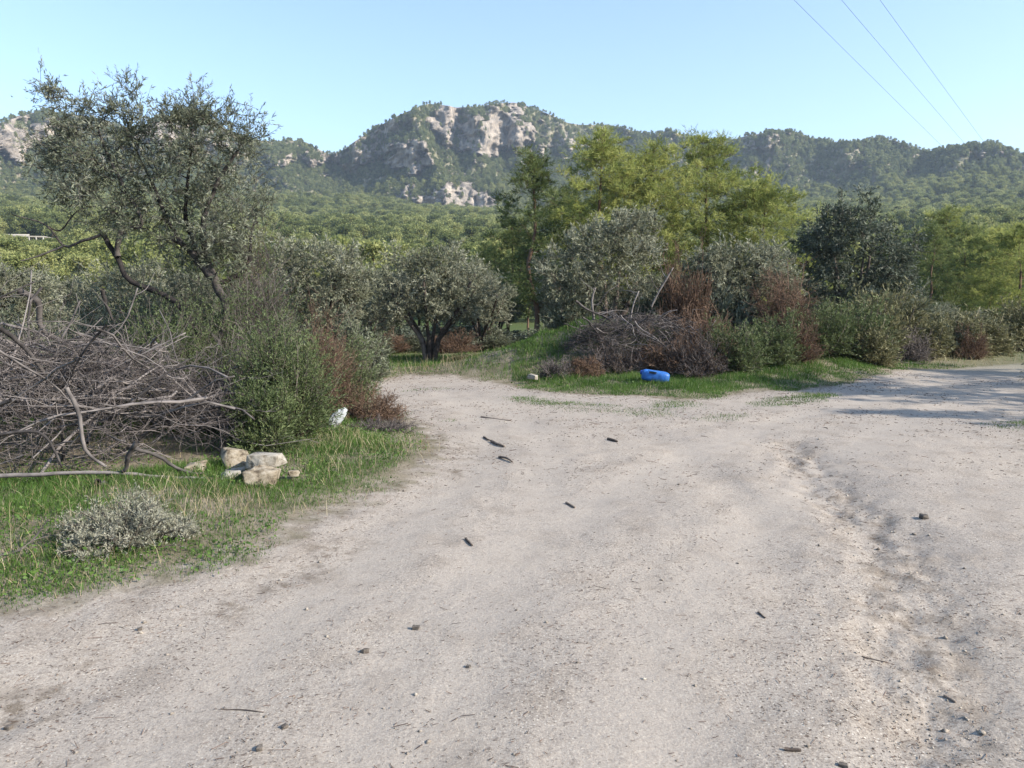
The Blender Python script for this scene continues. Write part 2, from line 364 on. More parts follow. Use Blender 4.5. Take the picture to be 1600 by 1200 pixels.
M_BLUED = plain('blue_plastic_cap', (0.015, 0.07, 0.36), 0.45, 0.5)
M_BAG = plain('white_plastic', (0.42, 0.44, 0.44), 0.35, 0.5)
M_CONC = plain('pale_concrete', (0.37, 0.345, 0.30), 0.9, 0.2)
M_WIRE = plain('wire', (0.06, 0.065, 0.07), 0.6, 0.3)

# ------------------------------------------------------------------ ground height, road outline
ROADPX = [(-260, 1010), (0, 955), (120, 932), (230, 902), (330, 880), (400, 858), (450, 830), (510, 800), (570, 778), (625, 752), (662, 724),
          (686, 702), (682, 684), (655, 664), (615, 645), (592, 626), (578, 606), (582, 594), (640, 587), (700, 590), (770, 597), (815, 606), (860, 614), (930, 617),
          (1000, 618), (1060, 625), (1120, 621), (1180, 612), (1240, 612), (1300, 604), (1370, 592), (1430, 581), (1500, 576), (1560, 571), (1620, 567), (1760, 561)]
ROAD = [gp(*p)[:2] for p in ROADPX]
ROAD += [np.array(p) for p in [(21, 16.5), (15.0, 15.2), (11.2, 13.6), (8.6, 11.6), (6.6, 9.6), (5.6, 7.5), (5.0, 5), (4.6, 2), (4.5, -4), (4.5, -12), (-9, -12), (-8, -2), (-6, 1.5)]]
ROAD = np.array(ROAD)
def road_sd(x, y):
    """signed distance to the road edge, positive on the road"""
    x = np.asarray(x, float); y = np.asarray(y, float)
    best = np.full(x.shape, 1e9); ins = np.zeros(x.shape, bool)
    A = ROAD; Bp = np.roll(ROAD, -1, 0)
    for (ax, ay), (bx, by) in zip(A, Bp):
        ex, ey = bx-ax, by-ay
        t = np.clip(((x-ax)*ex+(y-ay)*ey)/(ex*ex+ey*ey), 0, 1)
        best = np.minimum(best, np.hypot(x-ax-t*ex, y-ay-t*ey))
        c = ((ay > y) != (by > y)) & (x < (bx-ax)*(y-ay)/(by-ay+1e-12)+ax)
        ins ^= c
    return np.where(ins, best, -best)
def seg_d(x, y, pts):
    best = np.full(np.shape(x), 1e9)
    for (ax, ay), (bx, by) in zip(pts[:-1], pts[1:]):
        ex, ey = bx-ax, by-ay
        t = np.clip(((x-ax)*ex+(y-ay)*ey)/(ex*ex+ey*ey), 0, 1)
        best = np.minimum(best, np.hypot(x-ax-t*ex, y-ay-t*ey))
    return best
RUT = [gp(*p)[:2] for p in [(1235, 690), (1290, 760), (1370, 830), (1405, 890), (1420, 960), (1440, 1080), (1500, 1250)]]
RUT2 = [gp(*p)[:2] for p in [(1010, 680), (1110, 740), (1200, 830), (1215, 920), (1150, 1050), (1090, 1250)]]
RUT3 = [gp(*p)[:2] for p in [(760, 690), (640, 790), (420, 920), (200, 1030), (-100, 1150)]]
TRACKS = [[gp(*p)[:2] for p in t_] for t_ in ([(520, 1240), (640, 1000), (800, 850), (1000, 740), (1230, 655), (1500, 592)], [(960, 1240), (1040, 1000), (1140, 850), (1290, 725), (1430, 650), (1620, 596)], [(180, 1240), (400, 1010), (600, 860), (745, 740), (760, 660), (690, 612)], [(640, 1240), (760, 960), (850, 800), (850, 690), (770, 625)])]
def track(x, y):
    t = np.zeros(np.shape(x)); wob = (fbm(x*1.5, y*1.5, 3)-0.5)*0.25
    for p in TRACKS: t = np.maximum(t, np.exp(-((seg_d(x, y, p)+wob)/0.26)**2))
    return t
MOUND = gp(850, 592)[:2] + np.array([0.15, 1.7])
def H(x, y, sd=None):
    x = np.asarray(x, float); y = np.asarray(y, float)
    if sd is None: sd = road_sd(x, y)
    r = np.hypot(x, y)
    nearw = 1-sstep(35, 60, r)
    z = 0.05*(fbm(x*0.35+9, y*0.35, 3)-0.5)*nearw + 0.03*(fbm(x*1.4, y*1.4+3, 4)-0.5)*nearw
    rough = np.exp(-(seg_d(x, y, RUT)/0.34)**2)
    z = z - 0.055*rough + 0.075*rough*(fbm(x*7, y*7, 3)-0.5) - 0.02*np.exp(-(seg_d(x, y, RUT2)/0.25)**2) - 0.02*np.exp(-(seg_d(x, y, RUT3)/0.3)**2)
    tr_ = track(x, y)*(r < 25); z = z - 0.010*tr_
    z = z + (1-0.6*tr_)*0.018*(fbm(x*6+3, y*6, 3)-0.5)*(r < 16)
    out = sstep(0.0, 1.6, -sd)*nearw
    z = z + out*(0.10 + 0.12*(fbm(x*0.8, y*0.8+40, 3)-0.5))
    z = z + 0.72*np.exp(-((x-MOUND[0])/1.9)**2 - ((y-MOUND[1])/1.25)**2)*(0.75+0.5*fbm(x*1.2, y*1.2, 3))
    z = z + 0.35*np.exp(-((x-5.5)/3.6)**2 - ((y-18.6)/1.4)**2) + 0.62*np.exp(-((x-2.9)/1.5)**4 - ((y-18.5)/0.95)**4)
    q = np.clip((r-50)/800, 0, None)
    z = z + 92*q**1.3
    z = z + sstep(300, 850, r)*44*(fbm(x*0.0042+11, y*0.0042+3, 3)-0.42)
    z = z + sstep(60, 200, r)*6*(fbm(x*0.008+2, y*0.008+7, 3)-0.5)
    return z
def h1(x, y): return float(H(np.array([x]), np.array([y]))[0])
def ground(px, py):
    p = gp(px, py)
    for _ in range(4): p = gp(px, py, h1(p[0], p[1]))
    return p
def onground(px, Y):
    x = (px-800)/FPX*Y*CP
    return np.array([x, Y, h1(x, Y)])

# --- ground sheet (polar, fine in front of the camera); the faces on the road become the road
ang = np.concatenate([np.radians(np.arange(-180, -42, 4.0)), np.radians(np.linspace(-42, 42, 340)), np.radians(np.arange(46, 180, 4.0))])
rad = np.concatenate([[0.3, 0.8, 1.3], np.geomspace(1.7, 26, 300), np.geomspace(26.6, 850, 90)])
R_, A_ = np.meshgrid(rad, ang, indexing='ij')
GX, GY = R_*np.sin(A_), R_*np.cos(A_)
SD = road_sd(GX, GY); GZ = H(GX, GY, SD)
na = len(ang); nr = len(rad)
i, j = np.meshgrid(np.arange(nr-1), np.arange(na), indexing='ij'); j2 = (j+1) % na
FQ = np.stack([i*na+j, i*na+j2, (i+1)*na+j2, (i+1)*na+j], -1).reshape(-1, 4)[:, ::-1]
GV = np.stack([GX, GY, GZ], -1).reshape(-1, 3); SDf = SD.ravel()
onroad = (SDf[FQ].mean(1) > 0)
def sheet(name, F, V, sd, m):
    used, inv = np.unique(F.ravel(), return_inverse=True)
    mb = MB(); mb.add(V[used], inv.reshape(-1, F.shape[1]))
    o = mb.obj(name, m, smooth=True); a = o.data.attributes.new('road', 'FLOAT', 'POINT')
    a.data.foreach_set('value', sd[used].astype(np.float32))
    a = o.data.attributes.new('track', 'FLOAT', 'POINT'); a.data.foreach_set('value', track(V[used][:, 0], V[used][:, 1]).astype(np.float32))
    xx, yy = V[used][:, 0], V[used][:, 1]
    st = np.exp(-(seg_d(xx, yy, RUT3)/0.22)**2)*sstep(0.42, 0.55, fbm(xx*1.3, yy*1.3+77, 3)) + 0.8*np.exp(-(sd[used]/0.25)**2) + 0.9*np.exp(-(seg_d(xx, yy, RUT)/0.25)**2)
    a = o.data.attributes.new('stain', 'FLOAT', 'POINT'); a.data.foreach_set('value', st.clip(0, 1).astype(np.float32))
    o['kind'] = 'structure'; return o
sheet('ground', FQ[~onroad], GV, SDf, M_EARTH)
rd = sheet('dirt_road', FQ[onroad], GV, SDf, M_EARTH)

# ------------------------------------------------------------------ mountains
RIDGE = [(-900, 215), (-500, 205), (-200, 214), (-90, 200), (0, 192), (30, 180), (69, 173), (100, 176), (168, 188), (207, 203), (228, 197), (245, 182), (255, 178), (264, 182), (282, 169), (303, 171), (324, 179), (351, 200), (390, 217), (429, 222),
         (447, 218), (478, 222), (509, 239), (519, 241), (541, 232), (550, 224), (575, 207), (603, 191), (625, 179), (650, 169), (669, 162), (700, 165), (712, 168), (753, 166), (769, 162), (803, 160), (831, 168), (862, 180),
         (887, 192), (907, 195), (951, 195), (976, 200), (998, 208), (1027, 209), (1043, 203), (1081, 214), (1116, 219), (1150, 217), (1166, 212), (1204, 206), (1240, 205), (1260, 213), (1287, 221), (1335, 224), (1350, 220), (1375, 216), (1400, 220),
         (1425, 230), (1450, 236), (1487, 231), (1512, 226), (1550, 224), (1575, 234), (1600, 246), (1700, 262), (1900, 255), (2300, 280), (2900, 300)]
rz = []
for p in RIDGE:
    d = ray(*p); rz.append((math.atan2(d[0], d[1]), d[2]/math.hypot(d[0], d[1])))
rz = np.array(rz)
maz = np.radians(np.linspace(-54, 54, 700)); nt_ = 118
er = np.interp(maz, rz[:, 0], rz[:, 1])
zfoot = H(850*np.sin(maz), 850*np.cos(maz))
e0 = (zfoot-EYE)/850
tt = np.linspace(0, 1, nt_)
Eg = e0[:, None] + (er-e0)[:, None]*tt[None]
AZg = np.repeat(maz[:, None], nt_, 1)
PXg, PYg = to_px(np.sin(AZg), np.cos(AZg), EYE+Eg)
CLIFFS = [  # px, py, rx, ry, strength
    (775, 204, 76, 40, 1.3), (700, 190, 34, 30, 1.0), (725, 222, 28, 16, 0.6), (640, 246, 34, 32, 1.3), (602, 214, 40, 30, 0.55), (560, 232, 26, 26, 0.7),
    (700, 318, 84, 34, 1.3), (640, 306, 36, 12, 0.5), (20, 216, 40, 34, 1.1), (68, 204, 22, 18, 0.8), (255, 205, 40, 26, 0.7), (500, 246, 40, 14, 0.6), (440, 248, 26, 14, 0.5),
    (880, 215, 20, 18, 0.5), (845, 235, 22, 14, 0.4), (1050, 212, 24, 10, 0.45), (1190, 222, 36, 16, 0.5), (1330, 300, 30, 12, 0.45), (1380, 318, 20, 9, 0.45),
    (1540, 236, 34, 11, 0.45), (900, 240, 30, 14, 0.4), (-40, 225, 50, 30, 0.9), (330, 215, 30, 24, 0.5)]
cliff = np.zeros_like(PXg)
nzc = fbm(PXg*0.07, PYg*0.075, 5, 0.62)
for cx, cy, rx, ry, s in CLIFFS:
    dd = np.hypot((PXg-cx)/rx, (PYg-cy)/ry) + (nzc-0.5)*1.7
    cliff = np.maximum(cliff, s*(1-sstep(0.75, 1.0, dd)))
cliff = np.clip(cliff + 0.6*sstep(0.67, 0.73, fbm(PXg*0.09+50, PYg*0.07+9, 4, 0.6))*(1-sstep(240, 330, PYg)), 0, 1)
slope = 0.34 + 0.36*sstep(0.0, 0.6, tt)[None] + 0.34*(fbm(AZg*26, Eg*60, 3)-0.5) + 3.0*cliff
Rg = np.empty_like(Eg); Rg[:, 0] = 850
for k in range(1, nt_):
    de = Eg[:, k]-Eg[:, k-1]
    Rg[:, k] = Rg[:, k-1] + de*Rg[:, k-1]/np.maximum(slope[:, k]-Eg[:, k], 0.15)
# smooth the range across azimuth, then carve spurs and gullies
ker = np.hanning(161); ker /= ker.sum()
Rs = np.apply_along_axis(lambda c: np.convolve(np.pad(c, 80, 'edge'), ker, 'valid'), 0, Rg)
w_ = sstep(0.0, 0.12, tt)[None]
Rg = Rg*0.22+Rs*0.78
spur = np.abs(fbm(AZg*9+3, Eg*6+AZg*4, 3)-0.5)*2
Rg = Rg*(1 + w_*(0.10*(spur-0.3) + 0.05*(fbm(AZg*60, Eg*50, 4)-0.5) - 0.02*cliff + 0.014*cliff*(fbm(AZg*260, Eg*110, 4)-0.5)*2))
MX = Rg*np.sin(AZg); MY = Rg*np.cos(AZg); MZ = EYE + Eg*Rg
# back slope behind the crest
bx = []
for k, (fr, dz) in enumerate([(1.02, 4), (1.08, 40), (1.25, 130), (1.5, 260)]):
    rb = Rg[:, -1]*fr; bx.append(np.stack([rb*np.sin(maz), rb*np.cos(maz), np.maximum(MZ[:, -1]-dz, 20)], -1))
MVt = np.concatenate([np.stack([MX, MY, MZ], -1), np.stack(bx, 1)], 1)
rockv = np.concatenate([cliff, np.zeros((len(maz), 4))], 1)
nm, nk = MVt.shape[:2]
i, j = np.meshgrid(np.arange(nm-1), np.arange(nk-1), indexing='ij')
MF = np.stack([i*nk+j, (i+1)*nk+j, (i+1)*nk+j+1, i*nk+j+1], -1).reshape(-1, 4)
mb = MB(); mb.add(MVt.reshape(-1, 3), MF)
mo = mb.obj('mountains', M_MOUNT, smooth=True); mo['kind'] = 'structure'
a = mo.data.attributes.new('rock', 'FLOAT', 'POINT'); a.data.foreach_set('value', rockv.astype(np.float32).ravel())

# ------------------------------------------------------------------ distant woods
def far_tree_mesh(name, seed, n=90, conical=0.3, leafm=None, ls=0.2):
    global rng
    keep = rng; rng = np.random.default_rng(seed)
    mb = MB()
    m_ = 34
    hc = rng.uniform(0.25, 0.97, m_); tc_ = rng.uniform(0, 2*np.pi, m_)
    prof = np.sin(np.clip((hc-0.12)/0.88, 0, 1)**0.7*np.pi*0.95)**0.7*(1-conical*hc)*0.42*rng.uniform(0.7, 1.2, m_)
    rc = prof*np.sqrt(rng.uniform(0.2, 1, m_))
    C_ = np.stack([rc*np.cos(tc_), rc*np.sin(tc_), hc], -1)
    k = rng.integers(0, m_, n*3); off = rng.normal(size=(n*3, 3))*np.array([0.062, 0.062, 0.042])
    c = C_[k] + off; vb = rng.random(m_)[k]*0.5
    leaves(mb, c, rdir(n*3) + unit(off)*0.6 + np.array([0, 0, 0.3]), rng.uniform(0.5, 1, n*3)*ls, rng.uniform(0.3, 0.6, n*3)*ls, np.clip(vb+rng.random(n*3)*0.5, 0, 1))
    tubes(mb, np.array([[[0, 0, -0.05], [0.01, 0, 0.4], [0, 0.01, 0.85]]]), np.array([[0.03, 0.022, 0.008]]), 4, mi=1)
    me = mb.mesh(name, [leafm, M_PBARK]); rng = keep
    return me
M_FAR = leaf_mat('mountain_pine_needle', [(0.1, (0.085, 0.115, 0.05)), (0.5, (0.185, 0.215, 0.09)), (0.95, (0.31, 0.32, 0.15))], 0.38, 0.7, 0.1, 0.6)
M_VAL = leaf_mat('valley_pine_needle', [(0.1, (0.10, 0.125, 0.045)), (0.5, (0.22, 0.245, 0.085)), (0.95, (0.37, 0.375, 0.15))], 0.42, 0.7, 0.1, 0.75)
far_col = bpy.data.collections.new('mountain_tree_kinds'); val_col = bpy.data.collections.new('valley_tree_kinds')
FAR_ME = [far_tree_mesh('far_pine', 40+k, 260, 0.2+0.15*k, M_FAR, 0.13) for k in range(4)]
VAL_ME = [far_tree_mesh('valley_pine', 60+k, 1500, 0.0+0.17*k, M_VAL, 0.075) for k in range(4)]
for me in FAR_ME: far_col.objects.link(bpy.data.objects.new('far_pine_kind', me))
for me in VAL_ME: val_col.objects.link(bpy.data.objects.new('valley_pine_kind', me))
def scatter(name, pts, sc, coll, nkinds, label, cat):
    me = bpy.data.meshes.new(name); me.vertices.add(len(pts)); me.vertices.foreach_set('co', np.asarray(pts, np.float32).ravel())
    for nm_, arr, ty in (('sc', sc, 'FLOAT'), ('rz', rng.uniform(0, 6.28, len(pts)), 'FLOAT'), ('kind_i', rng.integers(0, nkinds, len(pts)), 'INT')):
        at_ = me.attributes.new(nm_, ty, 'POINT'); at_.data.foreach_set('value', np.asarray(arr, np.int32 if ty == 'INT' else np.float32))
    o = bpy.data.objects.new(name, me); COL.objects.link(o)
    ng = bpy.data.node_groups.new(name+'_nodes', 'GeometryNodeTree')
    ng.interface.new_socket('Geometry', in_out='INPUT', socket_type='NodeSocketGeometry'); ng.interface.new_socket('Geometry', in_out='OUTPUT', socket_type='NodeSocketGeometry')
    N = ng.nodes; gi = N.new('NodeGroupInput'); go = N.new('NodeGroupOutput'); ip = N.new('GeometryNodeInstanceOnPoints'); ci = N.new('GeometryNodeCollectionInfo')
    ci.inputs['Collection'].default_value = coll; ci.inputs['Separate Children'].default_value = True; ci.inputs['Reset Children'].default_value = True
    def named(nm_, ty):
        q = N.new('GeometryNodeInputNamedAttribute'); q.data_type = ty; q.inputs[0].default_value = nm_; return q.outputs[0]
    L = ng.links.new
    L(gi.outputs[0], ip.inputs['Points']); L(ci.outputs[0], ip.inputs['Instance']); ip.inputs['Pick Instance'].default_value = True
    L(named('kind_i', 'INT'), ip.inputs['Instance Index'])
    cx = N.new('ShaderNodeCombineXYZ'); L(named('rz', 'FLOAT'), cx.inputs[2]); L(cx.outputs[0], ip.inputs['Rotation'])
    L(named('sc', 'FLOAT'), ip.inputs['Scale']); L(ip.outputs[0], go.inputs[0])
    md = o.modifiers.new('scatter', 'NODES'); md.node_group = ng
    return tag(o, label, cat, kind='stuff')
# on the mountains
Pq = MVt[:, :nt_].reshape(-1, 3)
area = (Rg*(maz[1]-maz[0]))*np.gradient(Rg, axis=1).clip(0.2)
inf = (np.abs(AZg) < math.radians(40))
wgt = area*inf*(1-0.95*sstep(0.4, 0.85, cliff))*(0.25+0.75*sstep(0.36, 0.52, fbm(MX*0.012, MY*0.012+MZ*0.01, 4)))
wf = (wgt/wgt.sum()).ravel()
idx = rng.choice(len(wf), 25000, p=wf)
jit = rng.normal(size=(len(idx), 3))*np.array([2.0, 2.0, 0]); 
pts = Pq[idx] + jit*0.5 - np.array([0, 0, 0.4])
lowt = (1-sstep(0.05, 0.34, tt))[None]*(0.25+0.75*sstep(0.4, 0.6, fbm(MX*0.008+5, MY*0.008, 3)))*np.ones_like(AZg)
lw = (area*inf*lowt*(1-sstep(0.2, 0.5, cliff))).ravel(); lw /= lw.sum()
LOWPTS = Pq[rng.choice(len(lw), 3200, p=lw)] - np.array([0, 0, 0.4])
scatter('mountain_forest', pts, rng.uniform(4.0, 8.5, len(idx))*(0.6+0.4*rng.random(len(idx)))*(1-0.3*sstep(0.9, 1.0, (idx % nt_)/nt_)), far_col, 4, 'open pine forest covering the rocky mountain slopes', 'forest')

# --- valley pines: the nearest ones one by one, the rest as one wood
rr_ = np.sqrt(rng.uniform(62**2, 870**2, 9500)); aa_ = rng.uniform(-0.74, 0.74, 9500)
vx, vy = rr_*np.sin(aa_), rr_*np.cos(aa_)
_ys = np.arange(260, 480, 4.0); _xs = (32-800)/FPX*_ys*CP; _py = to_px(_xs, _ys, H(_xs, _ys))[1]
BLD = at(32, 388, float(_ys[np.argmin(np.abs(_py-393))]))
BLDXY = np.array([BLD[0], BLD[1]])
ok = (np.hypot(vx-BLDXY[0], vy-BLDXY[1]) > 21)
ok &= (fbm(vx*0.03, vy*0.03, 3) > 0.33)
vx, vy, rr_ = vx[ok], vy[ok], rr_[ok]
order = np.argsort(rr_); vx, vy, rr_ = vx[order], vy[order], rr_[order]
vz = H(vx, vy) - 0.2
vs_ = rng.uniform(5.5, 9.5, len(vx))*(0.78 + 0.75*sstep(100, 420, rr_))
lim = np.where((np.abs(vx/vy-BLDXY[0]/BLDXY[1]) < 0.065) & (rr_ < np.hypot(*BLDXY)), 0.077*rr_+EYE-vz, 99)
vs_ = np.minimum(vs_, np.maximum(lim, 2.0)*rng.uniform(0.75, 1.0, len(vx)))
NIND = 170
for k in range(NIND):
    o = bpy.data.objects.new('valley_pine_tree', VAL_ME[k % 4]); COL.objects.link(o)
    o.location = (vx[k], vy[k], vz[k]); s = vs_[k]; o.scale = (s*rng.uniform(0.9, 1.25), s*rng.uniform(0.9, 1.25), s); o.rotation_euler = (0, 0, rng.uniform(0, 6.28))
    tag(o, 'rounded pine tree in the sunlit valley wood below the mountains', 'tree', 'pines of the valley wood')
scatter('valley_forest', np.concatenate([np.stack([vx, vy, vz], -1)[NIND:], LOWPTS]), np.concatenate([vs_[NIND:], rng.uniform(6, 11, len(LOWPTS))]), val_col, 4, 'sunlit pine wood filling the valley below the mountains', 'forest')

# ------------------------------------------------------------------ unfinished building on the far slope
def box(mb, c, s, var=0.5, mi=0):
    c = np.asarray(c, float); s = np.asarray(s, float)/2
    g = np.array([[x, y, z] for x in (-1, 1) for y in (-1, 1) for z in (-1, 1)], float)*s + c
    mb.add(g, [(0, 1, 3, 2), (4, 6, 7, 5), (0, 4, 5, 1), (2, 3, 7, 6), (0, 2, 6, 4), (1, 5, 7, 3)], var, mi)
bz = h1(BLDXY[0], BLDXY[1])
bl = tag(empty('concrete_building', (BLDXY[0], BLDXY[1], bz)), 'unfinished white concrete building frame half hidden among valley trees', 'building')
bl.rotation_euler = (0, 0, 0.12); bl.scale = (0.0029*BLD[1],)*3
def bpart(name, c, s):
    m_ = MB(); box(m_, c, s); return m_.obj(name, M_CONC, bl)
for fl in range(3):
    bpart('floor_slab', (0, 0, fl*3.1+(0.15 if fl else 0.0)), (24, 9, 0.35))
for fl in range(2):
    for cx in np.linspace(-11.6, 11.6, 9):
        for cy in (-4.2, 4.2): bpart('column', (cx, cy, fl*3.1+1.6), (0.45, 0.45, 2.75))
bpart('parapet', (-3, -4.2, 6.9), (18, 0.25, 0.75)); bpart('rear_wall', (2, 4.0, 1.6), (15, 0.2, 2.7)); bpart('stair_block', (-5, 1, 4.7), (4, 4, 2.7))

# ------------------------------------------------------------------ overhead wires
vpd = ray(1727, 481); vpd = vpd/np.linalg.norm(vpd)
for px, pos in ((1241, 'leftmost'), (1315, 'middle'), (1375, 'rightmost')):
    p = ray(px, 0); p = np.array([0, 0, EYE]) + p*(8.2/p[2])
    t = np.linspace(-26, 210, 60)
    P = p[None] + t[:, None]*vpd[None]; P[:, 2] += 0.00006*(t-10)**2 - 0.006
    m_ = MB(); tubes(m_, P[None], np.full((1, 60), 0.0045), 5)
    tag(m_.obj('power_line', M_WIRE, smooth=True), pos+' of the three overhead power wires crossing the sky', 'wire', 'overhead power wires')

# ------------------------------------------------------------------ trees
def lobes(L, n, mind=0.0, shell=0.45):
    """clump centres in ellipsoid lobes given as (px, py, Y, rx_px, ry_px, depth_m)"""
    vol = np.array([l_[3]*l_[4] for l_ in L], float); vol /= vol.sum()
    out = []
    for k, (px, py, Y, rx, ry, dz) in enumerate(L):
        m_ = max(1, int(round(n*vol[k])))
        d = rdir(m_)*(rng.random((m_, 1))**shell)
        c = at(px, py, Y)
        out.append(c + d*np.array([rx/FPX*Y, dz, ry/FPX*Y]))
    return np.concatenate(out)
def connect(tr, skel, srad, clumps, rmax=0.045, bend=0.14):
    """grow a branch from the skeleton to each clump"""
    S = skel.copy(); SR = srad.copy()
    dist = np.array([np.min(np.linalg.norm(S-c, axis=1)) for c in clumps])
    for k in np.argsort(dist):
        c = clumps[k]; dv = S-c; d = np.linalg.norm(dv, axis=1) + np.maximum(dv[:, 2], 0)*1.2
        q = np.argmin(d); p0 = S[q]; ln = np.linalg.norm(c-p0)
        if ln < 0.03: continue
        r0 = min(SR[q]*0.75, 0.008+0.022*ln, rmax)
        P = paths(p0[None], c[None], 6, bend, 0.035)
        R = np.linspace(r0, max(0.004, r0*0.35), 6)
        tubes(tr, P, R[None], 5 if r0 > 0.015 else 4)
        S = np.concatenate([S, P[0, 1:]]); SR = np.concatenate([SR, R[1:]])
def trunk_tubes(tr, trunks):
    S = []; SR = []
    for pts, r0, r1 in trunks:
        pts = np.asarray(pts, float); n = len(pts)
        # densify with wiggle
        t = np.linspace(0, n-1, (n-1)*4+1); i = np.minimum(t.astype(int), n-2); f = (t-i)[:, None]
        # catmull-rom
        p0 = pts[np.maximum(i-1, 0)]; p1 = pts[i]; p2 = pts[i+1]; p3 = pts[np.minimum(i+2, n-1)]
        P = 0.5*(2*p1 + (p2-p0)*f + (2*p0-5*p1+4*p2-p3)*f*f + (3*p1-p0-3*p2+p3)*f**3)
        R = np.linspace(r0, r1, len(t))*rng.uniform(0.88, 1.14, len(t))
        P = P + rng.normal(size=P.shape)*R[:, None]*0.18
        tubes(tr, P[None], R[None], 8)
        S.append(P); SR.append(R)
    return np.concatenate(S), np.concatenate(SR)
def make_tree(name, label, base, trunks, clumps, spec, leafm, bark=M_OBARK, group=None, centre=None, rmax=0.045):
    base = np.asarray(base, float)
    root = tag(empty(name, base), label, 'tree', group)
    tr = MB(); lf = MB()
    S, SR = trunk_tubes(tr, trunks)
    connect(tr, S, SR, clumps, rmax)
    cc = clumps.mean(0) if centre is None else centre
    out = unit(clumps-cc)*spec.get('outw', 0.6)
    spray(tr, lf, clumps, spec['tw'], spec['lf'], spec['rad']*rng.uniform(0.7, 1.25, len(clumps)), spec['L'], spec['W'], spec.get('up', 0.1), out, spec.get('spread', 0.8), spec.get('rt', 0.004), spec.get('squash', 1.0), twf=spec.get('twf', 0.3))
    tr.obj('trunk', bark, root, base, smooth=True)
    lf.obj('crown', leafm, root, base)
    return root
def copy_tree(root, label, loc, rz, s, group=None):
    c = root.copy(); COL.objects.link(c); c.location = loc; c.rotation_euler = (0, 0, rz); c.scale = (s, s, s); c['label'] = label
    if group: c['group'] = group
    elif 'group' in c: del c['group']
    for ch in root.children:
        k = ch.copy(); COL.objects.link(k); k.parent = c
    return c

# the tall scraggy wild olive over the brush pile
YO = 10.4
b = onground(300, YO)
def pl(pts, Y=YO, dy=0.0): 
    return [at(p[0], p[1], Y + dy*k) for k, p in enumerate(pts)]
tr_ = [([b] + pl([(352, 500), (338, 445), (312, 412), (290, 385), (268, 372)], YO), 0.065, 0.035),
       ([b + (0.1, 0.1, 0)] + pl([(318, 540), (272, 470), (205, 440), (182, 400), (160, 366)], YO-0.2, 0.02), 0.042, 0.032),
       (pl([(338, 445), (318, 380), (322, 330), (345, 275), (372, 236)], YO, 0.05), 0.05, 0.02),
       (pl([(160, 366), (128, 377), (100, 384), (72, 352), (18, 335)], YO-0.2, -0.05), 0.022, 0.006),
       (pl([(100, 384), (60, 400), (30, 408)], YO-0.3, -0.1), 0.016, 0.005),
       (pl([(72, 352), (95, 360), (120, 330), (150, 322)], YO-0.3, 0.05), 0.014, 0.005),
       (pl([(182, 400), (190, 360), (222, 350), (196, 295), (168, 242), (150, 190)], YO-0.2, 0.04), 0.04, 0.01),
       (pl([(290, 385), (262, 345), (240, 290), (215, 240), (196, 185)], YO+0.1, 0.04), 0.035, 0.008),
       (pl([(312, 412), (290, 340), (296, 260), (300, 190), (302, 165)], YO+0.2, 0.05), 0.035, 0.006),
       (pl([(338, 445), (385, 420), (392, 370), (400, 340)], YO+0.2, 0.05), 0.03, 0.012)]
cl = np.concatenate([
    lobes([(150, 260, YO, 100, 70, 0.8), (300, 250, YO+0.2, 105, 75, 0.9), (220, 330, YO, 120, 55, 0.8), (370, 330, YO+0.2, 55, 70, 0.7), (340, 395, YO, 70, 60, 0.6), (240, 210, YO, 100, 40, 0.6)], 310, shell=0.5),
    lobes([(82, 158, YO-0.2, 20, 20, 0.15), (70, 148, YO-0.2, 16, 14, 0.1), (128, 176, YO-0.1, 22, 18, 0.2), (195, 150, YO, 18, 22, 0.2), (190, 182, YO, 24, 24, 0.2), (300, 158, YO, 12, 26, 0.15), (292, 188, YO, 24, 18, 0.2), (352, 190, YO, 34, 22, 0.2), (392, 218, YO, 24, 26, 0.2), (120, 206, YO, 40, 20, 0.3), (90, 240, YO, 26, 30, 0.3)], 75)])
make_tree('olive_tree', 'tall scraggy wild olive tree with thin grey crown rising above the brush pile', b, tr_, cl,
          dict(tw=8, lf=13, rad=0.31, L=0.062, W=0.0125, up=0.25, outw=0.4, rt=0.0035, twf=0.8), M_WILD)

# rounded olives in the middle distance
def olive(label, basepx, Y, lob, n, leafm=M_OLIVE, seed=0, stems=3, spec=None, tilt=0.25, r0=0.085, name='olive_tree', group=None):
    b = onground(basepx, Y)
    top = lobes([lob[0]], 30).mean(0)
    trunks = []
    for s in range(stems):
        a_ = s*2*math.pi/stems + seed; off = np.array([math.cos(a_), math.sin(a_)*0.6, 0])
        hgt = (top[2]-b[2])
        p1 = b + off*0.12 + np.array([0, 0, -0.1]); p2 = b + off*(tilt*0.6) + np.array([0, 0, hgt*0.28]); p3 = b*0.4+np.array([top[0], top[1], b[2]])*0.6 + off*tilt*2.0 + np.array([0, 0, hgt*0.65]); p4 = top + off*tilt*3 + np.array([0, 0, hgt*0.02])
        trunks.append(([p1, p2, p3, p4], r0*rng.uniform(0.8, 1.15), 0.03))
    cl = lobes(lob, n, shell=0.33)
    return make_tree(name, label, b, trunks, cl, spec or dict(tw=7, lf=13, rad=0.34, L=0.10, W=0.026, up=0.12, outw=0.55, rt=0.005), leafm, bark=M_OBARK2, group=group)
olive('round silvery olive tree with several leaning trunks beside the dirt turn-off', 672, 21.5,
      [(672, 445, 21.5, 82, 50, 1.4), (640, 425, 21.3, 50, 38, 1.0), (720, 450, 21.6, 52, 48, 1.0), (690, 412, 21.5, 48, 26, 0.9), (668, 478, 21.5, 92, 30, 1.3)], 270, seed=0.4, stems=6, tilt=0.45, r0=0.07)
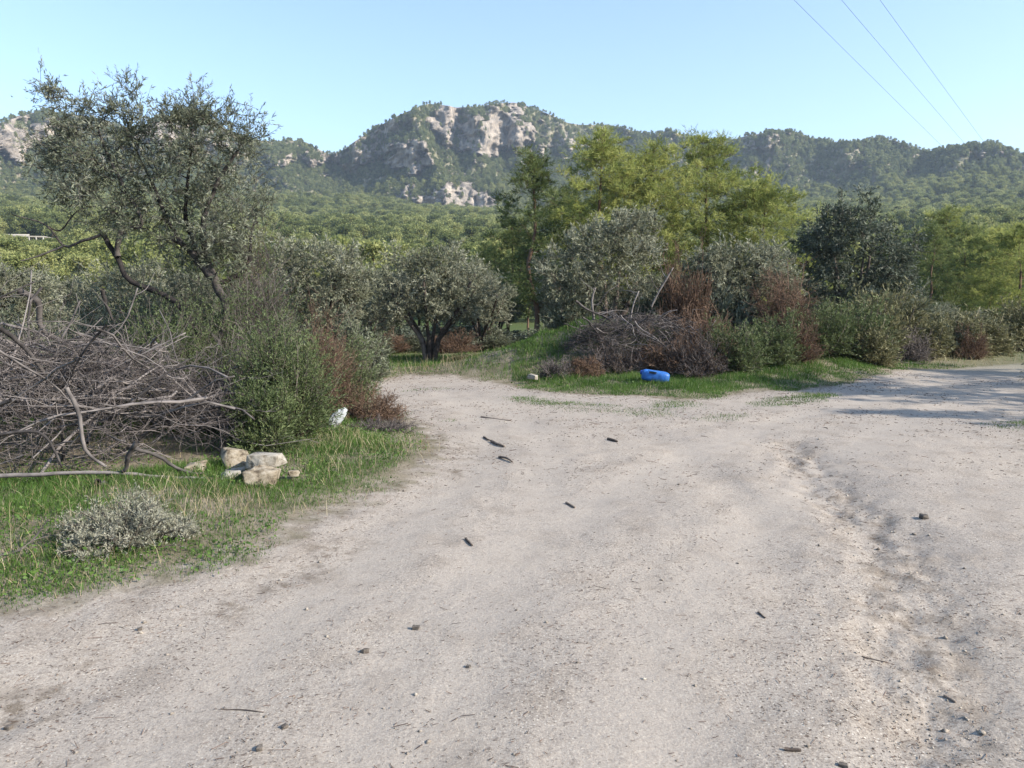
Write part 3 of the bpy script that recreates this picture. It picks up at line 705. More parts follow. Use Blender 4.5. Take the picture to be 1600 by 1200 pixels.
olive('broad grey olive tree behind the scraggy wild olive', 500, 19.0,
      [(505, 430, 19.0, 72, 48, 1.2), (470, 410, 19, 42, 38, 0.9), (545, 430, 19.2, 42, 44, 0.9), (500, 470, 18.8, 84, 36, 1.1), (450, 450, 18.6, 40, 50, 0.9)], 240, seed=1.2, stems=3)
olive('upright silvery olive tree behind the brushwood heap', 950, 20.0,
      [(950, 425, 20, 90, 56, 1.3), (1000, 375, 20.2, 44, 44, 0.9), (930, 395, 20, 60, 40, 1.0), (880, 440, 19.8, 46, 46, 1.0), (960, 360, 20.2, 50, 30, 0.8)], 300, seed=0.2, stems=4, r0=0.14,
      spec=dict(tw=7, lf=13, rad=0.36, L=0.10, W=0.025, up=0.55, outw=0.6, rt=0.005))
olive('low spreading olive tree behind the brown hanging bush', 1150, 20.5,
      [(1150, 430, 20.5, 82, 42, 1.2), (1105, 415, 20.4, 40, 30, 0.8), (1200, 440, 20.4, 50, 40, 0.9), (1160, 400, 20.6, 60, 20, 0.8)], 230, seed=1.5, stems=3)
olive('big dark green tree with dense shady crown above the roadside bushes', 1330, 24.0,
      [(1335, 405, 24, 82, 72, 1.5), (1300, 385, 24, 56, 48, 1.2), (1330, 340, 24, 42, 40, 1.0), (1390, 400, 24.2, 52, 50, 1.2), (1345, 460, 23.6, 92, 44, 1.4), (1270, 400, 24.4, 36, 36, 0.9)], 420, M_CAROB, seed=0.7, stems=4, name='evergreen_tree',
      spec=dict(tw=7, lf=12, rad=0.36, L=0.11, W=0.034, up=0.1, outw=0.7, rt=0.006))
OL = [o for o in COL.objects if o.name.startswith('olive_tree') and o.parent is None]
for px, Y, sc_, src, lb in [(1470, 30, 0.5, 1, 'small silvery olive bush-tree below the right-hand pines'), (1530, 30, 0.45, 2, 'small pale olive bush-tree at the far road bend'), (1420, 29, 0.6, 1, 'small grey olive bush-tree beside the big dark tree'),
                       (592, 24, 0.85, 2, 'shaded olive tree half hidden behind the brown dry bush'), (752, 27, 0.85, 1, 'olive tree with dark trunk at the far end of the grove'),
                       (30, 15.5, 0.72, 2, 'pale olive tree standing behind the bare left branches'), (215, 17.5, 0.78, 1, 'grey olive tree seen between the wild olive trunks'), (110, 18.5, 0.7, 2, 'low grey olive tree between the bare branches and wild olive'), (-70, 15.0, 0.8, 1, 'pale olive tree cut by the picture edge behind the heap')]:
    copy_tree(OL[src], lb, onground(px, Y), px*0.7, sc_)

GROVE = [o for o in COL.objects if o.name.startswith('olive_tree') and o.parent is None]
for k, (px, Y, s_) in enumerate([(560, 30, 1.0), (610, 33, 1.05), (655, 36, 1.1), (705, 34, 1.0), (740, 38, 1.1), (780, 35, 0.9), (520, 34, 1.0), (590, 42, 1.2), (680, 46, 1.2), (760, 48, 1.2), (440, 30, 1.0), (380, 28, 0.9), (300, 30, 1.0), (90, 30, 0.9), (10, 27, 0.8), (1240, 30, 1.0), (1120, 28, 1.0), (1040, 29, 1.0), (900, 30, 1.0), (860, 34, 1.0), (960, 34, 1.0)]):
    copy_tree(GROVE[1 + k % 2], 'shaded olive tree deep in the grove behind the front row', onground(px, Y), k*1.7, s_*0.85, 'olives deep in the grove')

# pines
def pine(label, basepx, Y, toppx, toppy, wpx, n, leafm, low=0.3, seed=0, bare=False, lean=0.0, open_=1.0, group=None, dens=9):
    b = onground(basepx, Y); top = at(toppx, toppy, Y)
    ht = top[2]-b[2]; W = wpx/FPX*Y*1.28; n = int(n*1.3)
    t = np.linspace(0, 1, 6)[:, None]
    sp = b*(1-t) + top*t + np.concatenate([np.zeros((1, 3)), rng.normal(size=(4, 3))*np.array([0.09, 0.09, 0]), np.zeros((1, 3))])
    cl = []
    for k in range(n):
        h = low + (1-low)*((k+rng.random())/n)
        prof = min(1.0, (1-h)/(0.55*(1-low)) + 0.10)*(0.65+0.35*min(1, (h-low)/0.15))
        ln = W*prof*rng.uniform(0.55, 1.15); a_ = k*2.4+seed+rng.normal()*0.4
        c0 = np.array([np.interp(h-0.06, t[:, 0], sp[:, q]) for q in range(3)])
        for f in (0.4, 0.65, 0.85, 1.0):
            if rng.random() < 0.82*open_ or f == 1.0:
                cl.append(c0 + np.array([math.cos(a_)*ln*f, math.sin(a_)*ln*f, ht*0.05*f + ln*0.28*f]) + rng.normal(size=3)*np.array([0.12, 0.12, 0.07])*W)
    cl.append(top); cl.append(top - np.array([0.05, 0, 0.3])); cl.append(top-np.array([-0.1, 0, 0.55]))
    cl = np.array(cl)
    return make_tree('pine_tree', label, b, [(list(sp), 0.13*ht/8, 0.02)], cl,
                     dict(tw=dens, lf=15, rad=0.46, L=0.20, W=0.021, up=0.35, outw=0.35, spread=0.7, rt=0.006, squash=0.5, twf=0.45), leafm, M_PBARK, group, centre=b*0.4+top*0.6, rmax=0.05)
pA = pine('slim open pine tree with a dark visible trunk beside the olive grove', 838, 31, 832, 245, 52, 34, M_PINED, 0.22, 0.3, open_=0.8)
pB = pine('tall sunlit yellow-green pine tree with the highest top', 935, 31, 942, 212, 76, 52, M_PINE, 0.28, 1.1)
pD = pine('dense bright pine tree right of the bushy sunlit pine', 1105, 33, 1108, 222, 92, 64, M_PINE, 0.25, 3.1)
pE = pine('low rounded bright pine tree at the right end of the clump', 1192, 31, 1192, 292, 84, 56, M_PINE, 0.2, 4.4)
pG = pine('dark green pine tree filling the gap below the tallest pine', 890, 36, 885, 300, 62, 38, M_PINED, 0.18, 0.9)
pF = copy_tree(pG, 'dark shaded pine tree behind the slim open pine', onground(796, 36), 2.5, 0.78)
pC = copy_tree(pD, 'bushy sunlit pine tree behind the upright silvery olive', onground(1015, 32), 2.4, 0.93)
pK = copy_tree(pB, 'short bright pine tree between the tallest pine and bushy pine', onground(974, 34), 3.9, 0.88)
for px, Y, s, rz_, src, lb in [
    (1452, 40, 0.82, 1.0, pG, 'dark green pine tree just right of the big dark tree'),
    (1498, 44, 0.86, 2.2, pF, 'pine tree with bare dark trunk behind the small olives'),
    (1545, 42, 0.9, 3.0, pE, 'layered pale pine tree near the road bend'),
    (1592, 37, 0.85, 4.0, pE, 'pale pine tree at the right edge of the wood'),
    (1635, 42, 0.9, 5.0, pA, 'open pine tree at the very edge behind the road bend'),
    (1275, 42, 0.78, 0.5, pF, 'dark pine tree peeking out behind the big dark tree'),
    (1400, 46, 0.85, 0.1, pG, 'dark pine tree rising over the shoulder of the big dark tree'),
    (1520, 58, 0.95, 1.4, pE, 'pale rounded pine tree farther back over the road bend'),
    (1470, 62, 1.0, 2.4, pD, 'sunlit pine tree farther back behind the dark pines'),
    (760, 46, 0.75, 0.9, pG, 'pine tree standing behind the round silvery olive'),
    (825, 44, 0.6, 2.0, pA, 'thin pine tree in the dark gap behind the grass mound'),
    (868, 40, 0.55, 3.3, pF, 'thin shaded pine tree behind the brushwood heap'),
    (600, 60, 0.7, 1.1, pE, 'bright pine tree behind the olive grove'),
    (480, 62, 0.7, 2.6, pE, 'bright pine tree behind the broad grey olive'),
    (330, 60, 0.62, 3.6, pE, 'bright pine tree seen through the wild olive'),
    (150, 46, 0.55, 4.6, pE, 'yellow-green pine tree below the unfinished building')]:
    c = copy_tree(src, lb, onground(px, Y), rz_, s)

# ------------------------------------------------------------------ shrubs
def shrub(name, label, base, size, n_st, n_sub, n_lf, L, W, leafm, stemm, up=0.3, cat='bush', droop=0.0, rt=0.003, spread=0.7, group=None, core=0.35, flat=0.0):
    """size = (rx, ry, h): stems fan out from the base to an uneven dome, sub-twigs carry leaves"""
    base = np.asarray(base, float); rx, ry, h = size
    root = tag(empty(name, base), label, cat, group)
    st = MB(); lf = MB()
    th = rng.uniform(0, 2*np.pi, n_st); el = np.arcsin(rng.uniform(0.08, 1, n_st))
    lump = 0.72 + 0.55*fbm(np.cos(th)*1.6+base[0]*3, np.sin(th)*1.6+el*2+base[1], 2) - 0.1
    k = rng.uniform(0.35, 1.0, n_st)**0.5*lump
    tip = np.stack([rx*np.cos(th)*np.cos(el)**(0.7)*k, ry*np.sin(th)*np.cos(el)**(0.7)*k, h*np.sin(el)*k], -1)
    p0 = np.stack([rx*0.3*np.cos(th)*rng.random(n_st), ry*0.3*np.sin(th)*rng.random(n_st), np.zeros(n_st)-0.03], -1)
    P = paths(p0+base, tip+base, 6, 0.10, 0.025, -droop)
    tubes(st, P[:, (0, 2, 4, 5)], np.linspace(rt*2.4, rt*0.7, 4)[None].repeat(n_st, 0), 3)
    t = rng.uniform(core, 1.0, (n_st, n_sub)); i = np.minimum((t*5).astype(int), 4); f = (t*5-i)[..., None]
    bi = np.arange(n_st)[:, None]
    q = P[bi, i]*(1-f)+P[bi, i+1]*f
    dirn = unit(unit(P[bi, i+1]-P[bi, i])*0.6 + rdir(n_st*n_sub).reshape(n_st, n_sub, 3)*0.8 + np.array([0, 0, up]))
    ln = rng.uniform(0.10, 0.26, (n_st, n_sub, 1))*max(rx, h)
    q1 = q + dirn*ln; q1[..., 2] -= droop*ln[..., 0]*1.6
    S = paths(q.reshape(-1, 3), q1.reshape(-1, 3), 4, 0.16, 0.04)
    B = len(S); Sk = S[rng.random(B) < (0.25 if n_lf > 8 else 1.0)][:, (0, 2, 3)]; tubes(st, Sk, np.linspace(rt*0.9, rt*0.4, 3)[None].repeat(len(Sk), 0), 3)
    if n_lf:
        t = rng.uniform(0.05, 1.0, (B, n_lf)); i = np.minimum((t*3).astype(int), 2); f = (t*3-i)[..., None]; bi = np.arange(B)[:, None]
        pos = S[bi, i]*(1-f)+S[bi, i+1]*f
        dd = unit(S[bi, i+1]-S[bi, i]) + rdir(B*n_lf).reshape(B, n_lf, 3)*spread
        n = B*n_lf; vb = np.repeat(rng.random(n_st)*0.6, n_sub*n_lf)
        leaves(lf, pos.reshape(-1, 3), dd.reshape(-1, 3), L*rng.uniform(0.6, 1.3, n), W*rng.uniform(0.7, 1.3, n), np.clip(vb+rng.random(n)*0.4, 0, 1))
        lf.obj('foliage', leafm, root, base)
    st.obj('stems', stemm, root, base)
    return root
PROTO = {}
def sh(name, label, px, Y, toppy, wpx, depth, dens, kind, **kw):
    b = onground(px, Y); b[2] -= 0.02
    h = max(0.15, at(px, toppy, Y)[2]-b[2])*1.22; rx = wpx/FPX*Y*1.3; depth *= 1.2
    K = dict(green=(13, 14, 0.042, 0.0088, M_SHRUB, M_GTWIG), pale=(12, 14, 0.05, 0.012, M_SHRUB2, M_GTWIG), dry=(14, 5, 0.035, 0.007, M_DRYLEAF, M_BTWIG), silver=(16, 11, 0.026, 0.0055, M_SILVER, M_GTWIG), dark=(12, 12, 0.06, 0.02, M_CAROB, M_GTWIG), wild=(12, 13, 0.06, 0.014, M_WILD, M_GTWIG), twig=(16, 0, 0.03, 0.006, M_DRYLEAF, M_TWIG), thorn=(18, 3, 0.03, 0.007, M_DRYLEAF, M_TANGLE))[kind]
    f = max(1.0, Y/11)
    if Y > 15:
        pk = (kind, kw.get('up', 0.3) < 0.2, 'droop' in kw, len([1 for q in PROTO if q[0] == kind]) % 2 if kind in ('green', 'dry', 'twig') else 0)
        if pk not in PROTO:
            PROTO[pk] = (shrub(name, label, b, (rx, depth, h), min(dens, 140), K[0]-2, max(K[1]-2, 0), K[2]*f, K[3]*f, K[4], K[5], rt=0.003*f, **kw), rx, depth, h)
            return PROTO[pk][0]
        src, a0, b0, c0 = PROTO[pk]
        o = src.copy(); o.name = name; COL.objects.link(o); o.location = b; o['label'] = label
        if 'group' in o: del o['group']
        if kw.get('group'): o['group'] = kw['group']
        o.scale = (rx/a0, max(0.75, min(1.5, depth/b0)), h/c0*rng.uniform(0.97, 1.05)); o.rotation_euler = (0, 0, math.pi*rng.integers(0, 2) + rng.uniform(-0.5, 0.5))
        for ch in src.children:
            q = ch.copy(); COL.objects.link(q); q.parent = o
        return o
    return shrub(name, label, b, (rx, depth, h), int(dens*0.78), K[0], K[1], K[2]*f, K[3]*f, K[4], K[5], rt=0.003*f, **kw)
# left thicket
sh('evergreen_shrub', 'bushy fine-leaved green shrub directly behind the stacked rocks', 446, 8.6, 478, 62, 0.55, 260, 'green')
sh('evergreen_shrub', 'dark green shrub spilling low over the stacked rocks', 410, 7.9, 590, 46, 0.4, 140, 'green')
sh('evergreen_shrub', 'fine green shrub growing behind the middle of the brush pile', 290, 10.0, 455, 80, 0.6, 130, 'green')
sh('evergreen_shrub', 'tall fine green shrub rising right behind the heap crest', 255, 9.5, 470, 66, 0.5, 110, 'green')
sh('evergreen_shrub', 'fine green shrub below the fork of the wild olive', 360, 10.3, 440, 62, 0.55, 120, 'green')
sh('evergreen_shrub', 'green shrub behind the left end of the brush pile', 60, 10.6, 462, 110, 0.7, 110, 'wild')
sh('evergreen_shrub', 'tangled shrub around the foot of the wild olive', 215, 11.2, 450, 95, 0.6, 110, 'wild')
sh('dead_shrub', 'leafless grey twiggy shrub between the brush pile and green shrub', 372, 9.4, 520, 60, 0.5, 120, 'twig')
sh('evergreen_shrub', 'tall dense grey-green shrub filling the space under the wild olive crown', 300, 11.4, 405, 66, 0.6, 150, 'wild')
sh('evergreen_shrub', 'tall dark shrub closing the gap right of the wild olive trunks', 415, 11.6, 400, 46, 0.5, 130, 'green')
sh('evergreen_shrub', 'dense shrub behind the left leaning trunk of the wild olive', 180, 11.8, 425, 62, 0.5, 120, 'wild')
sh('dead_shrub', 'dense dark tangle of dead twigs right of the wild olive fork', 396, 11.0, 360, 36, 0.4, 90, 'thorn')
sh('dry_bush', 'upright rust-brown dry bush beside the bushy green shrub', 505, 10.9, 488, 40, 0.45, 120, 'dry')
sh('evergreen_shrub', 'feathery green shrub in front of the rust-brown dry bush', 545, 11.6, 520, 36, 0.5, 90, 'green')
sh('dry_bush', 'low reddish brown dead bush sprawling onto the dirt turn-off', 575, 10.7, 606, 56, 0.45, 120, 'dry', up=0.0)
sh('dead_shrub', 'flattened grey twig tangle beside the white plastic bag', 590, 9.8, 662, 50, 0.35, 110, 'twig', up=-0.1)
sh('silver_shrub', 'silvery grey dwarf shrub in the grass at the road edge', 185, 5.0, 780, 90, 0.36, 150, 'silver', core=0.25)
sh('silver_shrub', 'small silvery dwarf shrub low in the grass near the picture edge', 120, 4.75, 868, 34, 0.2, 70, 'silver', core=0.25)
sh('silver_shrub', 'pale dry dwarf shrub tuft with straw stalks beside the silvery shrub', 268, 5.15, 812, 26, 0.16, 60, 'silver', core=0.25)
# the bank right of the mound
sh('thorn_bush', 'dark twiggy thorn bush under the brushwood heap', 965, 16.9, 535, 50, 0.5, 190, 'thorn')
sh('dry_bush', 'brown dry thorn bush just above the blue canister', 1045, 16.8, 530, 54, 0.6, 170, 'dry')
sh('dry_bush', 'russet dry bush at the right end of the brushwood heap', 1105, 17.3, 492, 50, 0.8, 170, 'dry')
sh('dry_bush', 'tall brown withered creeper mass leaning against the silvery olive', 1072, 19.0, 410, 44, 0.6, 170, 'dry')
sh('thorn_bush', 'low grey dead thorn bush on the grassy mound', 872, 16.4, 556, 34, 0.4, 110, 'twig', up=0.0)
sh('dry_bush', 'low brown dead bush beside the thorn bush on the mound', 915, 16.4, 556, 30, 0.35, 80, 'dry', up=0.0)
sh('thorn_bush', 'tangled grey-brown thorn bush right of the blue canister', 1085, 16.5, 530, 46, 0.5, 130, 'thorn')
sh('evergreen_shrub', 'round green bush at the foot of the russet dry bush', 1150, 16.9, 506, 46, 0.7, 150, 'green')
sh('evergreen_shrub', 'mid green bush below the brown hanging bush', 1205, 17.6, 494, 44, 0.7, 140, 'green')
sh('dry_bush', 'large brown hanging bush in front of the low spreading olive', 1228, 19.0, 410, 52, 0.8, 210, 'dry', droop=0.25)
sh('evergreen_shrub', 'green bush between the brown hanging bush and dark tree', 1275, 18.8, 478, 48, 0.8, 150, 'green')
sh('evergreen_shrub', 'wide green bush on the verge below the big dark tree', 1325, 19.3, 476, 60, 0.8, 170, 'green')
sh('evergreen_shrub', 'low green bush at the end of the bushy verge', 1362, 18.9, 506, 34, 0.6, 100, 'pale')
sh('pale_shrub', 'pale grey-green bush behind the low verge bush', 1392, 22.5, 454, 58, 0.8, 150, 'pale')
sh('dead_shrub', 'grey heap of dead twigs on the verge beyond the bushes', 1418, 21.5, 510, 42, 0.6, 130, 'twig', up=-0.1)
sh('pale_shrub', 'yellowish bush at the outer road bend', 1500, 23.5, 486, 50, 0.8, 130, 'pale')
sh('evergreen_shrub', 'dark low bush under the yellowish bush at the bend', 1478, 23.0, 514, 36, 0.6, 100, 'dark')
sh('pale_shrub', 'straw-tinted bush nearest the right edge at the bend', 1545, 24.0, 498, 36, 0.7, 110, 'pale')
sh('pale_shrub', 'pale shrub behind the straw-tinted bush at the bend', 1590, 26.0, 474, 44, 0.8, 110, 'pale')
sh('dry_bush', 'brown dry bush between the two green verge bushes', 1245, 17.9, 506, 36, 0.6, 120, 'dry')
sh('pale_shrub', 'yellow-green bush spilling over the dead twig heap', 1450, 22.2, 498, 40, 0.6, 110, 'pale')
sh('pale_shrub', 'tawny bush behind the wide green verge bush', 1360, 21.0, 462, 50, 0.7, 110, 'pale')
sh('dry_bush', 'tawny dry bush before the yellowish bush at the bend', 1520, 22.6, 516, 30, 0.5, 90, 'dry')
sh('evergreen_shrub', 'olive-green shrub behind the dead twig heap', 1440, 25.5, 470, 46, 0.8, 110, 'wild')
sh('evergreen_shrub', 'dark shrub under the upright silvery olive', 900, 19.6, 462, 44, 0.7, 120, 'wild')
sh('evergreen_shrub', 'dark shrub between the silvery olive and the low olive', 1050, 20.6, 450, 60, 0.7, 130, 'dark')
sh('evergreen_shrub', 'dark undergrowth bush below the low spreading olive', 1150, 19.4, 464, 56, 0.7, 150, 'dark')
sh('evergreen_shrub', 'dark bush among the shaded trunks of the olive grove', 560, 17.0, 508, 40, 0.7, 100, 'wild')
for px_, Y_, top_, w_px, kd in [(600, 25.5, 520, 40, 'dry'), (650, 26.5, 525, 44, 'wild'), (705, 25.8, 520, 40, 'dry'), (755, 27, 515, 44, 'wild'), (560, 24, 510, 44, 'wild'), (625, 31, 510, 60, 'dark'), (735, 32, 508, 60, 'dark'), (800, 30, 520, 40, 'dark'), (850, 27, 520, 40, 'dark'), (500, 22, 500, 70, 'wild'), (420, 17, 480, 60, 'wild'), (60, 17, 470, 90, 'wild')]:
    sh('undergrowth_shrub', 'dusky shrub in the undergrowth beneath the grove trees', px_, Y_, top_, w_px, 0.8, 110, kd, group='undergrowth of the grove')
sh('pale_shrub', 'dry pale weed clump in front of the olive trunks', 735, 19.6, 556, 32, 0.5, 60, 'pale')

# ------------------------------------------------------------------ branches and brush piles
def crooked(mb, p0, p1, r0, forks=3, sides=6, wig=0.05, bend=0.14, sag=0.0, fl=0.35):
    P = paths(np.asarray(p0)[None], np.asarray(p1)[None], 9, bend, wig, sag)
    R = np.linspace(r0, r0*0.42, 9)*rng.uniform(0.88, 1.12, 9)
    tubes(mb, P, R[None], sides)
    ln = np.linalg.norm(np.asarray(p1)-np.asarray(p0))
    for k in range(forks):
        i = rng.integers(3, 8); d = unit(P[0, i]-P[0, i-1]) + rng.normal(size=3)*0.7
        l2 = ln*fl*rng.uniform(0.5, 1.2)
        Q = paths(P[0, i][None], (P[0, i]+unit(d)*l2)[None], 5, 0.15, 0.05)
        tubes(mb, Q, np.linspace(R[i]*0.6, R[i]*0.22, 5)[None], max(4, sides-2), var=rng.random())
        for q in range(2):
            a_ = Q[0, rng.integers(2, 5)]; d2 = unit(d)+rng.normal(size=3)*0.8
            tubes(mb, paths(a_[None], (a_+unit(d2)*l2*0.55)[None], 4, 0.15, 0.05), np.linspace(R[i]*0.3, R[i]*0.12, 4)[None], 3, var=rng.random())
def brush_pile(label, c, rx, ry, h, nb, ntw, rbr, lnr, wood, twig, group=None, flat=0.35):
    root = tag(empty('brush_pile', c), label, 'brush pile', group)
    def top(x, y): return h*np.sqrt(np.clip(1-(x/rx)**2-(y/ry)**2, 0.0, 1))
    for k in range(nb):
        a_ = rng.uniform(0, 2*np.pi); q = math.sqrt(rng.random())
        x, y = rx*q*math.cos(a_)*0.9, ry*q*math.sin(a_)*0.9 - 0.15*ry
        z = float(top(x, y))*rng.uniform(0.35, 1.0) + 0.05
        ln = rng.uniform(*lnr); th = rng.normal()*0.9 + (0 if rng.random() < 0.6 else 1.4); dz = rng.normal()*flat*0.5
        d = np.array([math.cos(th), math.sin(th)*0.75, dz]); d /= np.linalg.norm(d)
        if rng.random() < 0.5: d = -d
        p0 = np.array([x, y, z]) - d*ln*0.5; p1 = np.array([x, y, z]) + d*ln*0.5
        p0[2] = max(0.02, p0[2]); p1[2] = max(0.02, p1[2])
        m_ = MB(); crooked(m_, p0, p1, rbr*rng.uniform(0.5, 1.5)*(0.6+0.4*rng.random()), rng.integers(2, 6), 5, wig=0.03, bend=0.08)
        o = m_.obj('branch', wood, root, smooth=True)
    m_ = MB()
    a_ = rng.uniform(0, 2*np.pi, ntw); q = np.sqrt(rng.random(ntw)); x = rx*q*np.cos(a_); y = ry*q*np.sin(a_)
    z = top(x, y)*rng.random(ntw)**0.35*1.02 + 0.02
    d = rdir(ntw); d[:, 2] *= 0.3+flat*0.4; d = unit(d); ln = rng.uniform(0.25, 0.9, ntw)[:, None]*lnr[1]*0.45
    p0 = np.stack([x, y, z], -1) - d*ln/2; p1 = p0 + d*ln; p0[:, 2] = np.maximum(p0[:, 2], 0.0); p1[:, 2] = np.maximum(p1[:, 2], 0)
    P = paths(p0, p1, 5, 0.10, 0.035)
    rr = rng.uniform(0.25, 1.0, ntw)[:, None]*rbr*0.33
    tubes(m_, P, np.linspace(1, 0.4, 5)[None]*rr, 3)
    tubes(m_, paths(P[:, 2], P[:, 2] + unit(d + rdir(ntw)*0.8)*ln*0.5, 3, 0.1, 0.04), np.linspace(0.6, 0.3, 3)[None]*rr, 3)
    o = m_.obj('twigs', twig, root); o['kind'] = 'stuff'
    return root
pc = np.array([-5.35, 7.9, 0.0]); pc[2] = h1(pc[0], pc[1])
brush_pile('long heap of cut grey branches and twigs below the wild olive', pc, 2.6, 1.4, 1.15, 210, 2500, 0.016, (0.8, 2.2), M_DEAD, M_TWIG, flat=0.95)
b2 = onground(1000, 17.7); b2[2] -= 0.25
brush_pile('bleached brushwood heap on the bank above the blue canister', b2, 1.75, 0.9, 0.95, 80, 1900, 0.019, (0.6, 1.7), M_DEAD, M_TANGLE, flat=0.7)
# large limbs that stand out on the front heap: (pixel path at depth), radius
for name, lb, pts, Y, r0, fk in [
    ('dead_branch', 'thick dark crooked limb slanting down across the heap to the grass', [(0, 512), (40, 545), (72, 590), (95, 660), (100, 740)], 7.2, 0.03, 2),
    ('dead_branch', 'curved grey limb ending at the thick log at the heap front', [(104, 605), (125, 650), (132, 700), (165, 730)], 6.5, 0.028, 2),
    ('dead_branch', 'forked pale branch standing up at the heap top', [(88, 580), (90, 545), (112, 500), (125, 470)], 7.6, 0.018, 3),
    ('dead_branch', 'long straight dead bough lying along the heap foot', [(-60, 745), (60, 742), (165, 738), (255, 750), (330, 752)], 6.35, 0.026, 1),
    ('dead_branch', 'dark bough lying from the heap toward the stacked rocks', [(205, 700), (245, 712), (285, 735), (325, 745)], 6.5, 0.024, 1),
    ('dead_branch', 'pale elbow-bent branch at the left of the heap', [(-10, 680), (60, 676), (85, 705), (96, 730)], 6.4, 0.02, 1),
    ('dead_branch', 'short forked stump-like branch leaning on the heap front', [(215, 690), (200, 712), (195, 735), (165, 742)], 6.35, 0.03, 1),
    ('dead_branch', 'long slender branch rising toward the green shrubs from the heap', [(120, 625), (170, 580), (240, 545), (290, 520)], 7.6, 0.014, 3),
    ('dead_branch', 'slim pale branch crossing the heap top toward upper right', [(60, 600), (130, 560), (190, 510), (215, 450)], 8.0, 0.014, 3),
    ('dead_log', 'short thick grey log end lying in the grass before the heap', [(152, 752), (155, 768), (163, 786), (166, 792)], 6.15, 0.036, 0),
    ('dead_branch', 'dark rough broken limb sticking up at the heap left end', [(30, 455), (58, 470), (66, 515), (110, 540)], 8.4, 0.05, 1),
    ('dead_branch', 'bare reddish dead stem standing behind the heap', [(160, 452), (166, 475), (176, 500)], 8.8, 0.032, 0),
    ('dead_branch', 'thin bare branch poking from the grass at the picture edge', [(-20, 895), (25, 862), (50, 845), (75, 812)], 4.6, 0.009, 1),
    ('dead_branch', 'white forked dead branch upright on the brushwood heap', [(928, 500), (925, 470), (930, 450)], 17.7, 0.03, 3),
    ('dead_branch', 'slanting bleached branch at the right of the brushwood heap', [(1018, 480), (1030, 455), (1052, 418)], 17.8, 0.025, 2),
    ('dead_branch', 'curving bleached branch arching out of the brushwood heap', [(900, 470), (920, 485), (945, 495), (975, 520)], 17.5, 0.028, 3),
    ('dead_branch', 'small upright bleached branch in the middle of the brushwood heap', [(985, 500), (990, 475), (998, 455)], 17.6, 0.022, 3),
    ('dead_branch', 'dark fallen branch on the grass near the road bend', [(1408, 572), (1425, 577), (1442, 582)], 20.6, 0.03, 1)]:
    r0 = r0*0.72 if Y < 10 else r0
    P = np.array([at(p[0], p[1], Y + 0.05*k) for k, p in enumerate(pts)])
    gz = H(P[:, 0], P[:, 1]); P[:, 2] = np.maximum(P[:, 2], gz+r0*0.8)
    m_ = MB(); S, SR = trunk_tubes(m_, [(P, r0, r0*0.6)])
    for k in range(fk):
        i = rng.integers(len(S)//3, len(S)-1); d = unit(S[i]-S[i-1]) + rng.normal(size=3)*np.array([0.7, 0.5, 0.6]); l2 = rng.uniform(0.15, 0.4)*(Y/8)
        Q = paths(S[i][None], (S[i]+unit(d)*l2)[None], 6, 0.15, 0.05)
        tubes(m_, Q, np.linspace(SR[i]*0.6, SR[i]*0.2, 6)[None], 5)
    tag(m_.obj(name, M_OBARK if 'dark' in lb or 'reddish' in lb else M_DEAD, smooth=True), lb, 'branch')

# ------------------------------------------------------------------ rocks
def rock(label, c, size, seed, m, rz=0.0, pts=13, name='rock'):
    r_ = np.random.default_rng(seed)
    bm = bmesh.new()
    for k in range(8):
        v = np.array([(k & 1)*2-1, (k >> 1 & 1)*2-1, (k >> 2 & 1)*2-1], float)*r_.uniform(0.5, 1.0, 3)
        bm.verts.new(v*0.5*np.array(size))
    for k in range(pts-8):
        v = r_.normal(size=3); v /= np.abs(v).max(); v *= r_.uniform(0.8, 1.05)
        v[r_.integers(0, 3)] *= 0.5
        bm.verts.new(v*0.5*np.array(size))
    res = bmesh.ops.convex_hull(bm, input=bm.verts)
    bmesh.ops.delete(bm, geom=[g for g in res['geom_interior'] if isinstance(g, bmesh.types.BMVert)], context='VERTS')
    bmesh.ops.bevel(bm, geom=bm.edges[:], offset=min(size)*0.035, segments=2, affect='EDGES', profile=0.6)
    bmesh.ops.triangulate(bm, faces=bm.faces[:])
    bmesh.ops.subdivide_edges(bm, edges=[e for e in bm.edges if e.calc_length() > min(size)*0.12], cuts=2, use_grid_fill=True)
    bmesh.ops.triangulate(bm, faces=bm.faces[:])
    for v in bm.verts:
        q = np.array(v.co)/min(size)
        dn = (fbm(np.array([q[0]*4+seed]), np.array([q[1]*4+q[2]*3.1]), 3)[0]-0.5)*0.2*min(size)
        v.co += v.co.normalized()*dn
    me = bpy.data.meshes.new(name); bm.to_mesh(me); bm.free(); me.materials.append(m)
    for p in me.polygons: p.use_smooth = True
    o = bpy.data.objects.new(name, me); COL.objects.link(o); o.location = c; o.rotation_euler = (0, 0, rz)
    return tag(o, label, 'rock')
def rk(label, px, py, Y, wpx, hpx, dep, seed, m, rz=0.0, pts=13):
    c = at(px, py, Y); w = wpx/FPX*Y*0.92; h = hpx/FPX*Y*0.9; c[2] -= 0.012
    return rock(label, c, (w, dep, h), seed, m, rz, pts)
rk('large tan rock at the front of the stacked rocks', 407, 747, 6.55, 66, 46, 0.34, 3, M_ROCK, 0.1, 16)
rk('pale flat-topped rock resting on top of the stacked rocks', 416, 717, 6.72, 60, 30, 0.30, 5, M_PALE, -0.1, 16)
rk('rough brown rock at the back of the stacked rocks', 367, 716, 6.95, 48, 44, 0.28, 8, M_ROCK, 0.5, 15)
rk('small pale rock at the left of the stacked rocks', 364, 741, 6.68, 40, 24, 0.22, 12, M_PALE, 0.3, 14)
rk('tan rock half under the dark bough beside the heap', 305, 731, 6.8, 36, 26, 0.2, 15, M_ROCK, 0.2, 14)
